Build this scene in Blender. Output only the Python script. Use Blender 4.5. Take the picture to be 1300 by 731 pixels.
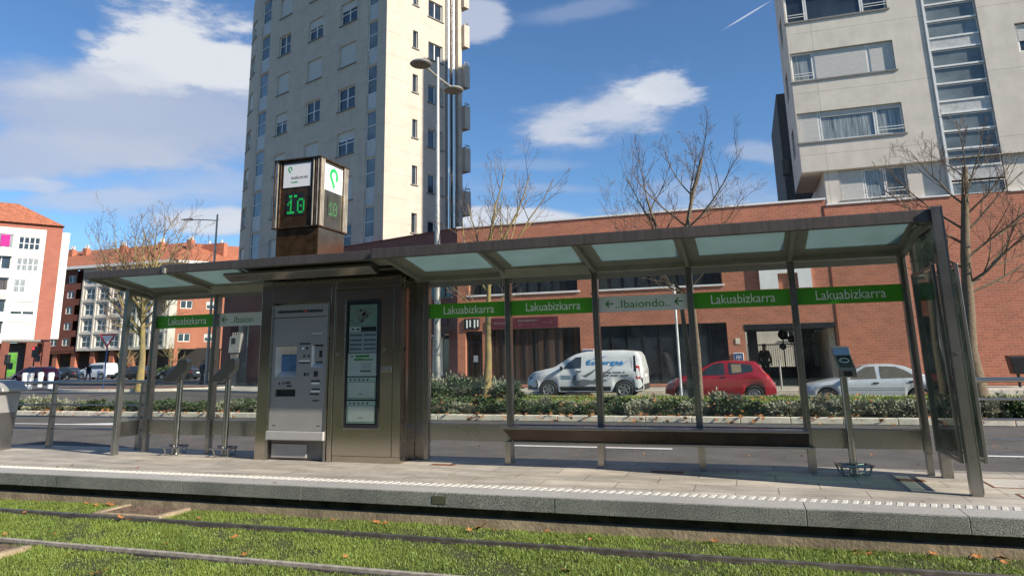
import bpy, bmesh, math, random
import numpy as np
from mathutils import Vector, Matrix
R = math.radians
random.seed(7)
rng = np.random.default_rng(5)
for o in list(bpy.data.objects): bpy.data.objects.remove(o)
SC = bpy.context.scene
COL = SC.collection

# ------------------------------------------------------------------ camera
CF, CPX, CPY = 911.62, 629.43, 253.45
CYAW, CPITCH, CROLL = 0.32603, 0.21971, -0.016812
CPOS = Vector((3.957, -8.807, 1.220))
_f = Vector((-math.sin(CYAW)*math.cos(CPITCH), math.cos(CYAW)*math.cos(CPITCH), math.sin(CPITCH)))
_r = Vector((math.cos(CYAW), math.sin(CYAW), 0)); _u = _r.cross(_f)
CR = math.cos(CROLL)*_r + math.sin(CROLL)*_u
CU = -math.sin(CROLL)*_r + math.cos(CROLL)*_u
cd = bpy.data.cameras.new('camera'); cam = bpy.data.objects.new('camera', cd); COL.objects.link(cam)
cam.matrix_world = Matrix(((CR.x, CU.x, -_f.x, CPOS.x), (CR.y, CU.y, -_f.y, CPOS.y), (CR.z, CU.z, -_f.z, CPOS.z), (0, 0, 0, 1)))
cd.sensor_width = 36; cd.lens = CF/1300*36
cd.shift_x = (650-CPX)/1300; cd.shift_y = -(365.5-CPY)/1300
cd.clip_start = 0.05; cd.clip_end = 3000
SC.camera = cam
def ray(px, py): return _f + CR*((px-CPX)/CF) - CU*((py-CPY)/CF)
def aty(px, py, Y): d = ray(px, py); return CPOS + d*((Y-CPOS.y)/d.y)
def atz(px, py, Z=-.15): d = ray(px, py); return CPOS + d*((Z-CPOS.z)/d.z)

# ------------------------------------------------------------------ light
SUN = Vector((.828, -.219, .515)).normalized()
sl = bpy.data.lights.new('sun', 'SUN'); so = bpy.data.objects.new('sun', sl); COL.objects.link(so)
so.rotation_euler = (-SUN).to_track_quat('-Z', 'Y').to_euler(); so.location = (20, -5, 30)
sl.energy = 4.5; sl.angle = R(.55); sl.color = (1, .905, .77)
SC.view_settings.view_transform = 'Standard'; SC.view_settings.look = 'None'
SC.view_settings.exposure = 0.86; SC.view_settings.gamma = 1; SC.view_settings.use_curve_mapping = False
W = bpy.data.worlds.new('World'); SC.world = W; W.use_nodes = True
nt = W.node_tree; nt.nodes.clear()
def N(t, typ, **kw):
    n = t.nodes.new(typ)
    for k, v in kw.items():
        if k.startswith('i_'):
            n.inputs[k[2:].replace('_', ' ')].default_value = v
        else: setattr(n, k, v)
    return n
def math_(t, op, a, b=None, clamp=False):
    n = t.nodes.new('ShaderNodeMath'); n.operation = op; n.use_clamp = clamp
    for i, v in enumerate((a, b)):
        if v is None: continue
        if isinstance(v, (int, float)): n.inputs[i].default_value = v
        else: t.links.new(v, n.inputs[i])
    return n.outputs[0]
sky = N(nt, 'ShaderNodeTexSky', sky_type='NISHITA', sun_disc=False)
sky.sun_elevation = math.asin(SUN.z); sky.sun_rotation = math.atan2(SUN.x, SUN.y)
sky.altitude = 500; sky.air_density = 1.0; sky.dust_density = .3; sky.ozone_density = 2.2
tc = N(nt, 'ShaderNodeTexCoord'); dirv = tc.outputs['Generated']
def vnode(op, a, b):
    n = nt.nodes.new('ShaderNodeVectorMath'); n.operation = op
    for i, v in enumerate((a, b)):
        if isinstance(v, (tuple, Vector)): n.inputs[i].default_value = tuple(v)
        else: nt.links.new(v, n.inputs[i])
    return n.outputs['Value'] if op == 'DOT_PRODUCT' else n.outputs['Vector']
# clouds drawn as real cloud shapes of the sky: soft ellipses in the sky's own directions, broken up by noise
mp = N(nt, 'ShaderNodeMapping'); mp.inputs['Scale'].default_value = (1, 1, 3.0); nt.links.new(dirv, mp.inputs['Vector'])
n1 = N(nt, 'ShaderNodeTexNoise', i_Scale=5.5, i_Detail=9.0, i_Roughness=.58); nt.links.new(mp.outputs[0], n1.inputs['Vector'])
n2 = N(nt, 'ShaderNodeTexNoise', i_Scale=14.0, i_Detail=7.0, i_Roughness=.62); nt.links.new(mp.outputs[0], n2.inputs['Vector'])
n3 = N(nt, 'ShaderNodeTexNoise', i_Scale=3.0, i_Detail=4.0, i_Roughness=.5); nt.links.new(mp.outputs[0], n3.inputs['Vector'])
nz = math_(nt, 'ADD', math_(nt, 'MULTIPLY', math_(nt, 'SUBTRACT', n1.outputs[0], .5), 1.5), math_(nt, 'MULTIPLY', math_(nt, 'SUBTRACT', n2.outputs[0], .5), .9))
tot = None; bright = None
BL = [  # px, py, half width, half height, tilt deg, density, brightness, softness, noise
    (190, 150, 230, 70, 4, .96, .12, .7, .8), (60, 195, 230, 42, 0, .85, .30, .8, .8), (225, 48, 105, 62, -6, 1.0, .95, .7, 1.6), (310, 95, 70, 30, 0, .8, .9, .8, 1.0), (150, 100, 120, 22, -8, .7, .5, .8, 1.2),
    (290, 80, 100, 32, 5, 1.0, .9, .5, .8), (765, 145, 130, 40, -14, .95, .55, .95, 1.7), (850, 118, 55, 25, -4, .85, .8, .6, 1.8),
    (608, 22, 44, 32, 0, .85, .45, .6, 1.2), (725, 15, 90, 16, -8, .35, .5, .9, 1.4), (655, 279, 95, 17, 3, .9, .9, .5, .7),
    (560, 288, 60, 12, 0, .7, .8, .5, .7), (965, 195, 48, 18, 5, .55, .6, .8, 1.3), (900, 240, 120, 26, 0, .45, .6, .9, 1.2),
    (160, 250, 140, 18, -4, .55, .7, .9, 1.3), (275, 280, 80, 22, 0, .9, .9, .6, .8), (20, 235, 80, 10, 0, .6, .8, .8, 1.0),
    (108, 44, 14, 9, 20, .5, .6, .9, 1.6), (230, 240, 180, 40, 0, .4, .5, .9, 1.2), (660, 210, 90, 10, 0, .3, .6, .9, 1.2),
    (400, 285, 200, 12, 2, .6, .8, .9, 1.2), (900, 262, 160, 14, -4, .5, .7, 1.0, 1.3), (700, 240, 110, 9, 0, .35, .7, 1.0, 1.2),
    (948, 20, 38, 1.3, -33, .8, .9, .8, .05), (420, 240, 300, 40, 0, .3, .6, 1.0, .6),
    (1700, 100, 300, 80, 0, .8, .8, .8, 1.0), (-700, 200, 500, 90, 0, .7, .6, .8, 1.0)]
for (px, py, hw, hh, tl, den, br, soft, na) in BL:
    c = ray(px, py).normalized(); L = ray(px, py).length
    u = (ray(px+1, py)-ray(px, py)); v = (ray(px, py-1)-ray(px, py))
    u = (u - c*u.dot(c)).normalized(); v = c.cross(u)*-1; v = (v if v.dot(CU) > 0 else -v)
    ct, st = math.cos(R(-tl)), math.sin(R(-tl))
    uu = u*ct+v*st; vv = v*ct-u*st
    a = vnode('DOT_PRODUCT', dirv, uu*(CF*L/hw)); b = vnode('DOT_PRODUCT', dirv, vv*(CF*L/hh))
    r2 = math_(nt, 'SQRT', math_(nt, 'ADD', math_(nt, 'MULTIPLY', a, a), math_(nt, 'MULTIPLY', b, b)))
    r2 = math_(nt, 'ADD', r2, math_(nt, 'MULTIPLY', nz, -na*.8))
    fr = vnode('DOT_PRODUCT', dirv, c)
    m = N(nt, 'ShaderNodeMapRange', interpolation_type='SMOOTHERSTEP'); m.inputs['From Min'].default_value = 1.15; m.inputs['From Max'].default_value = 1.15-soft
    m.inputs['To Min'].default_value = 0; m.inputs['To Max'].default_value = den
    nt.links.new(r2, m.inputs['Value'])
    mm = math_(nt, 'MULTIPLY', m.outputs[0], math_(nt, 'GREATER_THAN', fr, .2))
    if tot is None: tot = mm; bright = math_(nt, 'MULTIPLY', mm, br)
    else:
        # "over": tot = 1-(1-tot)(1-mm)
        bright = math_(nt, 'ADD', math_(nt, 'MULTIPLY', bright, math_(nt, 'SUBTRACT', 1, math_(nt, 'MULTIPLY', mm, .85))), math_(nt, 'MULTIPLY', mm, br))
        tot = math_(nt, 'SUBTRACT', 1, math_(nt, 'MULTIPLY', math_(nt, 'SUBTRACT', 1, tot), math_(nt, 'SUBTRACT', 1, mm)))
bb = math_(nt, 'ADD', bright, math_(nt, 'MULTIPLY', math_(nt, 'SUBTRACT', n3.outputs[0], .5), .5), clamp=True)
cr = N(nt, 'ShaderNodeValToRGB'); nt.links.new(bb, cr.inputs[0])
cr.color_ramp.elements[0].position = 0; cr.color_ramp.elements[0].color = (.46, .55, .77, 1)
cr.color_ramp.elements[1].position = .9; cr.color_ramp.elements[1].color = (.86, .90, .97, 1)
cs = N(nt, 'ShaderNodeVectorMath', operation='SCALE'); cs.inputs['Scale'].default_value = 6.6; nt.links.new(cr.outputs[0], cs.inputs[0])
tint = N(nt, 'ShaderNodeVectorMath', operation='MULTIPLY'); tint.inputs[1].default_value = (.70, .95, 1.16); nt.links.new(sky.outputs[0], tint.inputs[0])
mx = N(nt, 'ShaderNodeMix', data_type='RGBA'); nt.links.new(tot, mx.inputs[0]); nt.links.new(tint.outputs[0], mx.inputs[6]); nt.links.new(cs.outputs[0], mx.inputs[7])
bg = N(nt, 'ShaderNodeBackground'); bg.inputs['Strength'].default_value = .072; nt.links.new(mx.outputs[2], bg.inputs[0])
wo = N(nt, 'ShaderNodeOutputWorld'); nt.links.new(bg.outputs[0], wo.inputs[0])

# ------------------------------------------------------------------ materials
def mat(name, col, rough=.6, metal=0, var=.12, vs=6, bump=0, bs=40, col2=None, spec=.5, coord='Object', emis=None, es=0, trans=0, stretch=None, dirt=0, coat=0):
    m = bpy.data.materials.new(name); m.use_nodes = True; t = m.node_tree; b = t.nodes['Principled BSDF']
    b.inputs['Roughness'].default_value = rough; b.inputs['Metallic'].default_value = metal
    b.inputs['Specular IOR Level'].default_value = spec
    if coat: b.inputs['Coat Weight'].default_value = coat; b.inputs['Coat Roughness'].default_value = .05
    c = Vector(col[:3]); c2 = Vector(col2) if col2 else c*(1-var*2)
    tcn = N(t, 'ShaderNodeTexCoord'); vec = tcn.outputs[coord]
    if stretch:
        mpn = N(t, 'ShaderNodeMapping'); mpn.inputs['Scale'].default_value = stretch; t.links.new(vec, mpn.inputs[0]); vec = mpn.outputs[0]
    nn = N(t, 'ShaderNodeTexNoise', i_Scale=vs, i_Detail=6.0, i_Roughness=.6); t.links.new(vec, nn.inputs['Vector'])
    rr = N(t, 'ShaderNodeValToRGB'); t.links.new(nn.outputs[0], rr.inputs[0])
    rr.color_ramp.elements[0].position = .32; rr.color_ramp.elements[1].position = .68
    hi = c*(1+var) if not col2 else c
    rr.color_ramp.elements[0].color = (*c2, 1); rr.color_ramp.elements[1].color = (*hi, 1)
    out = rr.outputs[0]
    if dirt:
        nd = N(t, 'ShaderNodeTexNoise', i_Scale=1.3, i_Detail=8.0, i_Roughness=.7); t.links.new(tcn.outputs[coord], nd.inputs['Vector'])
        rd = N(t, 'ShaderNodeValToRGB'); t.links.new(nd.outputs[0], rd.inputs[0]); rd.color_ramp.elements[0].position = .35; rd.color_ramp.elements[1].position = .62
        rd.color_ramp.elements[0].color = (1-dirt,)*3+(1,); rd.color_ramp.elements[1].color = (1, 1, 1, 1)
        mm = N(t, 'ShaderNodeMix', data_type='RGBA', blend_type='MULTIPLY'); mm.inputs[0].default_value = 1; t.links.new(out, mm.inputs[6]); t.links.new(rd.outputs[0], mm.inputs[7]); out = mm.outputs[2]
    t.links.new(out, b.inputs['Base Color'])
    rv = N(t, 'ShaderNodeMapRange'); rv.inputs['To Min'].default_value = max(.02, rough-.08); rv.inputs['To Max'].default_value = min(1, rough+.1); t.links.new(nn.outputs[0], rv.inputs[0]); t.links.new(rv.outputs[0], b.inputs['Roughness'])
    if bump:
        nb = N(t, 'ShaderNodeTexNoise', i_Scale=bs, i_Detail=5.0); t.links.new(tcn.outputs[coord], nb.inputs['Vector'])
        bp = N(t, 'ShaderNodeBump'); bp.inputs['Strength'].default_value = bump; bp.inputs['Distance'].default_value = .02; t.links.new(nb.outputs[0], bp.inputs['Height']); t.links.new(bp.outputs[0], b.inputs['Normal'])
    if emis: b.inputs['Emission Color'].default_value = (*emis, 1); b.inputs['Emission Strength'].default_value = es
    if trans: b.inputs['Transmission Weight'].default_value = trans
    return m
def glass(name, tint, refl=1.0, rough=.02, dirt=.0, ior=1.5, base=.04):
    m = bpy.data.materials.new(name); m.use_nodes = True; t = m.node_tree; t.nodes.clear()
    tr = N(t, 'ShaderNodeBsdfTransparent'); tr.inputs[0].default_value = (*tint, 1)
    gl = N(t, 'ShaderNodeBsdfGlossy'); gl.inputs['Roughness'].default_value = rough
    fr = N(t, 'ShaderNodeLayerWeight'); fr.inputs[0].default_value = .12
    f = math_(t, 'ADD', math_(t, 'MULTIPLY', fr.outputs['Fresnel'], refl), base*.2, clamp=True)
    mx = N(t, 'ShaderNodeMixShader'); t.links.new(f, mx.inputs[0]); t.links.new(tr.outputs[0], mx.inputs[1]); t.links.new(gl.outputs[0], mx.inputs[2])
    o = N(t, 'ShaderNodeOutputMaterial'); last = mx.outputs[0]
    if dirt:
        df = N(t, 'ShaderNodeBsdfDiffuse'); df.inputs[0].default_value = (.5, .5, .48, 1)
        tcn = N(t, 'ShaderNodeTexCoord'); nn = N(t, 'ShaderNodeTexNoise', i_Scale=3.0, i_Detail=8.0, i_Roughness=.65); t.links.new(tcn.outputs['Object'], nn.inputs['Vector'])
        r = N(t, 'ShaderNodeMapRange'); r.inputs['From Min'].default_value = .35; r.inputs['From Max'].default_value = .8; r.inputs['To Max'].default_value = dirt; t.links.new(nn.outputs[0], r.inputs[0])
        m2 = N(t, 'ShaderNodeMixShader'); t.links.new(r.outputs[0], m2.inputs[0]); t.links.new(last, m2.inputs[1]); t.links.new(df.outputs[0], m2.inputs[2]); last = m2.outputs[0]
    t.links.new(last, o.inputs[0]); return m
def brickmat(name, c1, c2, mortar, spots=0, sx=.26, sz=.085, bumps=.3, axis='xz', mw=.012, rough=.85, dirt=.15):
    m = bpy.data.materials.new(name); m.use_nodes = True; t = m.node_tree; b = t.nodes['Principled BSDF']; b.inputs['Roughness'].default_value = rough
    tcn = N(t, 'ShaderNodeTexCoord'); sp = N(t, 'ShaderNodeSeparateXYZ'); t.links.new(tcn.outputs['Object'], sp.inputs[0])
    cb = N(t, 'ShaderNodeCombineXYZ')
    if axis == 'xz': t.links.new(math_(t, 'ADD', sp.outputs[0], sp.outputs[1]), cb.inputs[0]); t.links.new(sp.outputs[2], cb.inputs[1])
    else: t.links.new(sp.outputs[0], cb.inputs[0]); t.links.new(sp.outputs[1], cb.inputs[1])
    br = N(t, 'ShaderNodeTexBrick'); t.links.new(cb.outputs[0], br.inputs['Vector'])
    br.inputs['Scale'].default_value = 1; br.inputs['Brick Width'].default_value = sx; br.inputs['Row Height'].default_value = sz; br.inputs['Mortar Size'].default_value = mw
    br.inputs['Mortar Smooth'].default_value = .3
    br.inputs['Color1'].default_value = (*c1, 1); br.inputs['Color2'].default_value = (*c2, 1); br.inputs['Mortar'].default_value = (*mortar, 1)
    nn = N(t, 'ShaderNodeTexNoise', i_Scale=.7, i_Detail=9.0, i_Roughness=.7); t.links.new(tcn.outputs['Object'], nn.inputs['Vector'])
    rd = N(t, 'ShaderNodeValToRGB'); t.links.new(nn.outputs[0], rd.inputs[0]); rd.color_ramp.elements[0].position = .35; rd.color_ramp.elements[1].position = .65
    rd.color_ramp.elements[0].color = (1-dirt,)*3+(1,); rd.color_ramp.elements[1].color = (1+dirt*.3,)*3+(1,)
    mm = N(t, 'ShaderNodeMix', data_type='RGBA', blend_type='MULTIPLY'); mm.inputs[0].default_value = 1; t.links.new(br.outputs[0], mm.inputs[6]); t.links.new(rd.outputs[0], mm.inputs[7])
    n5 = N(t, 'ShaderNodeTexNoise', i_Scale=22.0, i_Detail=5.0, i_Roughness=.7); t.links.new(tcn.outputs['Object'], n5.inputs['Vector'])
    r5 = N(t, 'ShaderNodeMapRange'); r5.inputs['To Min'].default_value = .72; r5.inputs['To Max'].default_value = 1.25; t.links.new(n5.outputs[0], r5.inputs[0])
    m5 = N(t, 'ShaderNodeVectorMath', operation='SCALE'); t.links.new(mm.outputs[2], m5.inputs[0]); t.links.new(r5.outputs[0], m5.inputs['Scale'])
    fin = m5.outputs[0]
    if spots:   # chewing gum spots, drips and long worn stains that belong to the slabs
        vo = N(t, 'ShaderNodeTexVoronoi', i_Scale=3.6); t.links.new(tcn.outputs['Object'], vo.inputs['Vector'])
        g1_ = N(t, 'ShaderNodeMapRange'); g1_.inputs['From Min'].default_value = .045; g1_.inputs['From Max'].default_value = .07; g1_.inputs['To Min'].default_value = .62; g1_.inputs['To Max'].default_value = 1; t.links.new(vo.outputs['Distance'], g1_.inputs[0])
        st_ = N(t, 'ShaderNodeTexNoise', i_Scale=1.6, i_Detail=9.0, i_Roughness=.72); mq = N(t, 'ShaderNodeMapping'); mq.inputs['Scale'].default_value = (.8, 3.2, 1); t.links.new(tcn.outputs['Object'], mq.inputs[0]); t.links.new(mq.outputs[0], st_.inputs['Vector'])
        g2_ = N(t, 'ShaderNodeMapRange'); g2_.inputs['From Min'].default_value = .42; g2_.inputs['From Max'].default_value = .58; g2_.inputs['To Min'].default_value = .74; g2_.inputs['To Max'].default_value = 1.04; t.links.new(st_.outputs[0], g2_.inputs[0])
        s_ = N(t, 'ShaderNodeVectorMath', operation='SCALE'); t.links.new(fin, s_.inputs[0]); t.links.new(math_(t, 'MULTIPLY', g1_.outputs[0], g2_.outputs[0]), s_.inputs['Scale']); fin = s_.outputs[0]
    t.links.new(fin, b.inputs['Base Color'])
    bp = N(t, 'ShaderNodeBump', invert=True); bp.inputs['Strength'].default_value = bumps; bp.inputs['Distance'].default_value = .01; t.links.new(br.outputs['Fac'], bp.inputs['Height']); t.links.new(bp.outputs[0], b.inputs['Normal'])
    return m
def jointmat(name, col, step, off=0, rough=.8, lw=.012, dark=.6, vstep=0, voff=0):
    """plastered / stone cladding wall with thin horizontal joints every step metres, slight streaks"""
    m = mat(name, col, rough, var=.05, vs=1.2, dirt=.10, bump=.08, bs=25)
    t = m.node_tree; b = t.nodes['Principled BSDF']; src = b.inputs['Base Color'].links[0].from_socket
    tcn = N(t, 'ShaderNodeTexCoord'); sp = N(t, 'ShaderNodeSeparateXYZ'); t.links.new(tcn.outputs['Object'], sp.inputs[0])
    def line(sock, st, of):
        fr = math_(t, 'FRACT', math_(t, 'DIVIDE', math_(t, 'SUBTRACT', sock, of), st)); return math_(t, 'LESS_THAN', fr, lw*1.6/st)
    l = line(sp.outputs[2], step, off)
    if vstep: l = math_(t, 'MAXIMUM', l, line(math_(t, 'ADD', sp.outputs[0], 300), vstep, voff))
    st = N(t, 'ShaderNodeTexNoise', i_Scale=1.0, i_Detail=6.0, i_Roughness=.65); mpn = N(t, 'ShaderNodeMapping'); mpn.inputs['Scale'].default_value = (3.0, 3.0, .12); t.links.new(tcn.outputs['Object'], mpn.inputs[0]); t.links.new(mpn.outputs[0], st.inputs['Vector'])
    sr = N(t, 'ShaderNodeMapRange'); sr.inputs['From Min'].default_value = .3; sr.inputs['From Max'].default_value = .7; sr.inputs['To Min'].default_value = .93; sr.inputs['To Max'].default_value = 1.03; t.links.new(st.outputs[0], sr.inputs[0])
    fac = math_(t, 'MULTIPLY', math_(t, 'SUBTRACT', 1, math_(t, 'MULTIPLY', l, 1-dark)), sr.outputs[0])
    sc = N(t, 'ShaderNodeVectorMath', operation='SCALE'); t.links.new(src, sc.inputs[0]); t.links.new(fac, sc.inputs['Scale']); t.links.new(sc.outputs[0], b.inputs['Base Color'])
    return m
M = {}
M['steel'] = mat('brushed_steel', (.44, .42, .385), .27, 1, var=.03, vs=2)
M['steel_dark'] = mat('weathered_steel', (.33, .32, .30), .28, .9, var=.05, vs=3)
M['steel_bright'] = mat('polished_edge', (.62, .60, .56), .22, 1, var=.04)
M['kiosk'] = mat('kiosk_steel', (.52, .465, .40), .18, 1, var=.03, vs=1.5)
M['fascia'] = mat('roof_fascia', (.16, .135, .12), .42, .6, var=.10, vs=9, stretch=(3, 1, .3), dirt=.12)
M['underside'] = mat('roof_frame_paint', (.25, .265, .225), .5, .3, var=.08)
M['dark'] = mat('dark_cavity', (.02, .02, .02), .7)
M['black'] = mat('black_plastic', (.018, .018, .02), .4)
M['white'] = mat('white_paint', (.78, .78, .76), .5, var=.03)
M['grey_plastic'] = mat('grey_panel', (.27, .265, .25), .5, var=.04, vs=3)
M['glass'] = glass('clear_glass', (.93, .955, .94), 1.2, dirt=.10, base=.12)
M['glass_dark'] = glass('tinted_glass', (.47, .56, .535), 1.3, dirt=.16, base=.2)
M['window'] = mat('window_pane', (.03, .04, .05), .06, var=.3, vs=.8, spec=.8)
M['window_blue'] = mat('stair_window_pane', (.17, .205, .215), .10, var=.3, vs=.5, spec=.6)
M['shutter'] = mat('roller_shutter', (.52, .51, .48), .6, var=.03)
M['curtain'] = mat('curtained_pane', (.28, .31, .31), .15, var=.35, vs=9, stretch=(3, 1, .1), spec=.9)
M['frame_white'] = mat('window_frame', (.72, .72, .70), .45, var=.03)
M['sill'] = mat('window_sill', (.20, .19, .175), .7)
M['green_band'] = mat('green_sign_band', (.075, .36, .02), .4, var=.03)
M['grey_band'] = mat('grey_sign_band', (.66, .71, .68), .5, var=.03)
M['letter'] = mat('sign_letter', (.86, .90, .84), .5, var=.02)
M['letter_green'] = mat('green_letter', (.05, .25, .03), .5, var=.02)
M['asphalt'] = mat('asphalt', (.12, .112, .102), .9, var=.25, vs=60, bump=.4, bs=200, dirt=.40)
M['grass_soil'] = mat('grass_soil', (.035, .05, .014), .95, var=.4, vs=20, bump=.5, bs=60, col2=(.05, .04, .02))
M['kerb'] = mat('kerb_stone', (.72, .66, .53), .85, var=.1, vs=9, bump=.2, bs=60)
M['concrete'] = mat('concrete', (.40, .315, .20), .9, var=.18, vs=7, bump=.3, bs=40, dirt=.35)
M['granite'] = mat('granite_coping', (.30, .31, .265), .75, var=.55, vs=110, bump=.3, bs=150, dirt=.45)
M['granite_top'] = mat('granite_top', (.40, .385, .36), .7, var=.18, vs=90, dirt=.18)
M['paving'] = brickmat('platform_paving', (.50, .45, .37), (.41, .375, .32), (.20, .17, .14), spots=1, sx=.75, sz=.37, axis='xy', mw=.006, bumps=.2, rough=.75, dirt=.3)
M['pavement'] = brickmat('pavement_slabs', (.46, .43, .38), (.42, .39, .34), (.28, .26, .22), sx=.5, sz=.5, axis='xy', mw=.01, bumps=.1, dirt=.15)
M['rail'] = mat('rail_steel', (.38, .33, .29), .42, .9, var=.2, vs=8)
M['rail_side'] = mat('rail_rust', (.07, .055, .05), .7, .3, var=.3, vs=20)
M['rail_edge'] = mat('rail_concrete_edge', (.34, .31, .26), .85, var=.2, vs=20)
M['rust'] = mat('rust', (.22, .085, .035), .85, .1, var=.35, vs=25)
M['rust_grate'] = mat('iron_grate', (.17, .12, .09), .75, .4, var=.3, vs=25)
M['line'] = mat('road_marking', (.68, .68, .65), .8, var=.1, vs=30)
M['brick'] = brickmat('red_brick', (.53, .18, .10), (.42, .138, .078), (.43, .28, .20), sx=.28, sz=.105, mw=.011)
M['brick_dark'] = brickmat('brown_brick', (.19, .062, .04), (.16, .05, .034), (.15, .07, .05), sx=.3, sz=.3, mw=.01)
M['brick_orange'] = brickmat('orange_brick', (.44, .155, .085), (.39, .13, .075), (.36, .17, .11), sx=.3, sz=.12, mw=.008)
M['tile'] = mat('roof_tiles', (.42, .145, .075), .85, var=.22, vs=3, dirt=.2)
M['tower'] = jointmat('tower_cladding', (.53, .46, .38), 1.425, .3)
M['tower2'] = jointmat('tower_cladding_beige', (.66, .60, .52), 2.79, 1.15, vstep=4.3)
M['cream'] = jointmat('cream_render', (.60, .56, .49), 2.8, 0)
M['white_wall'] = jointmat('white_render', (.74, .72, .68), 2.8, 0)
M['pole'] = mat('galvanised_pole', (.42, .41, .38), .5, .5, var=.08, vs=5)
M['bark'] = mat('bark', (.20, .15, .095), .9, var=.4, vs=14, bump=.6, bs=30, col2=(.10, .08, .055))
M['bark_yellow'] = mat('lichen_bark', (.34, .25, .07), .9, var=.3, vs=5, bump=.6, bs=30, col2=(.19, .155, .10))
M['twig'] = mat('twig', (.16, .11, .08), .85, var=.2)
M['maroon'] = mat('maroon_sign', (.11, .018, .03), .5)
M['tyre'] = mat('tyre', (.015, .015, .015), .8)
M['rim'] = mat('alloy_rim', (.5, .5, .5), .35, .8)
M['redlight'] = mat('tail_light', (.5, .02, .02), .2)
M['headlight'] = mat('headlight', (.5, .52, .54), .15, spec=1)
M['car_glass'] = mat('car_glass', (.03, .04, .045), .05, spec=1)
M['shirt_dark'] = mat('dark_cloth', (.018, .018, .022), .9)
M['shirt_grey'] = mat('grey_cloth', (.09, .09, .10), .9)
M['denim'] = mat('blue_cloth', (.04, .07, .14), .9)
M['skin'] = mat('skin', (.45, .27, .19), .6)
M['hair'] = mat('hair', (.03, .02, .015), .8)
def leafmat(name, c, c2, tr=.25):
    m = mat(name, c, .7, var=.2, vs=25, col2=c2); return m
M['leaf_green'] = leafmat('green_leaf', (.075, .115, .035), (.03, .055, .018))
M['leaf_silver'] = leafmat('silver_leaf', (.31, .31, .22), (.15, .17, .105))
M['leaf_dead'] = leafmat('dead_leaf', (.50, .21, .06), (.24, .09, .03))
M['grass'] = leafmat('grass_blade', (.13, .21, .035), (.075, .13, .02))

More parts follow.
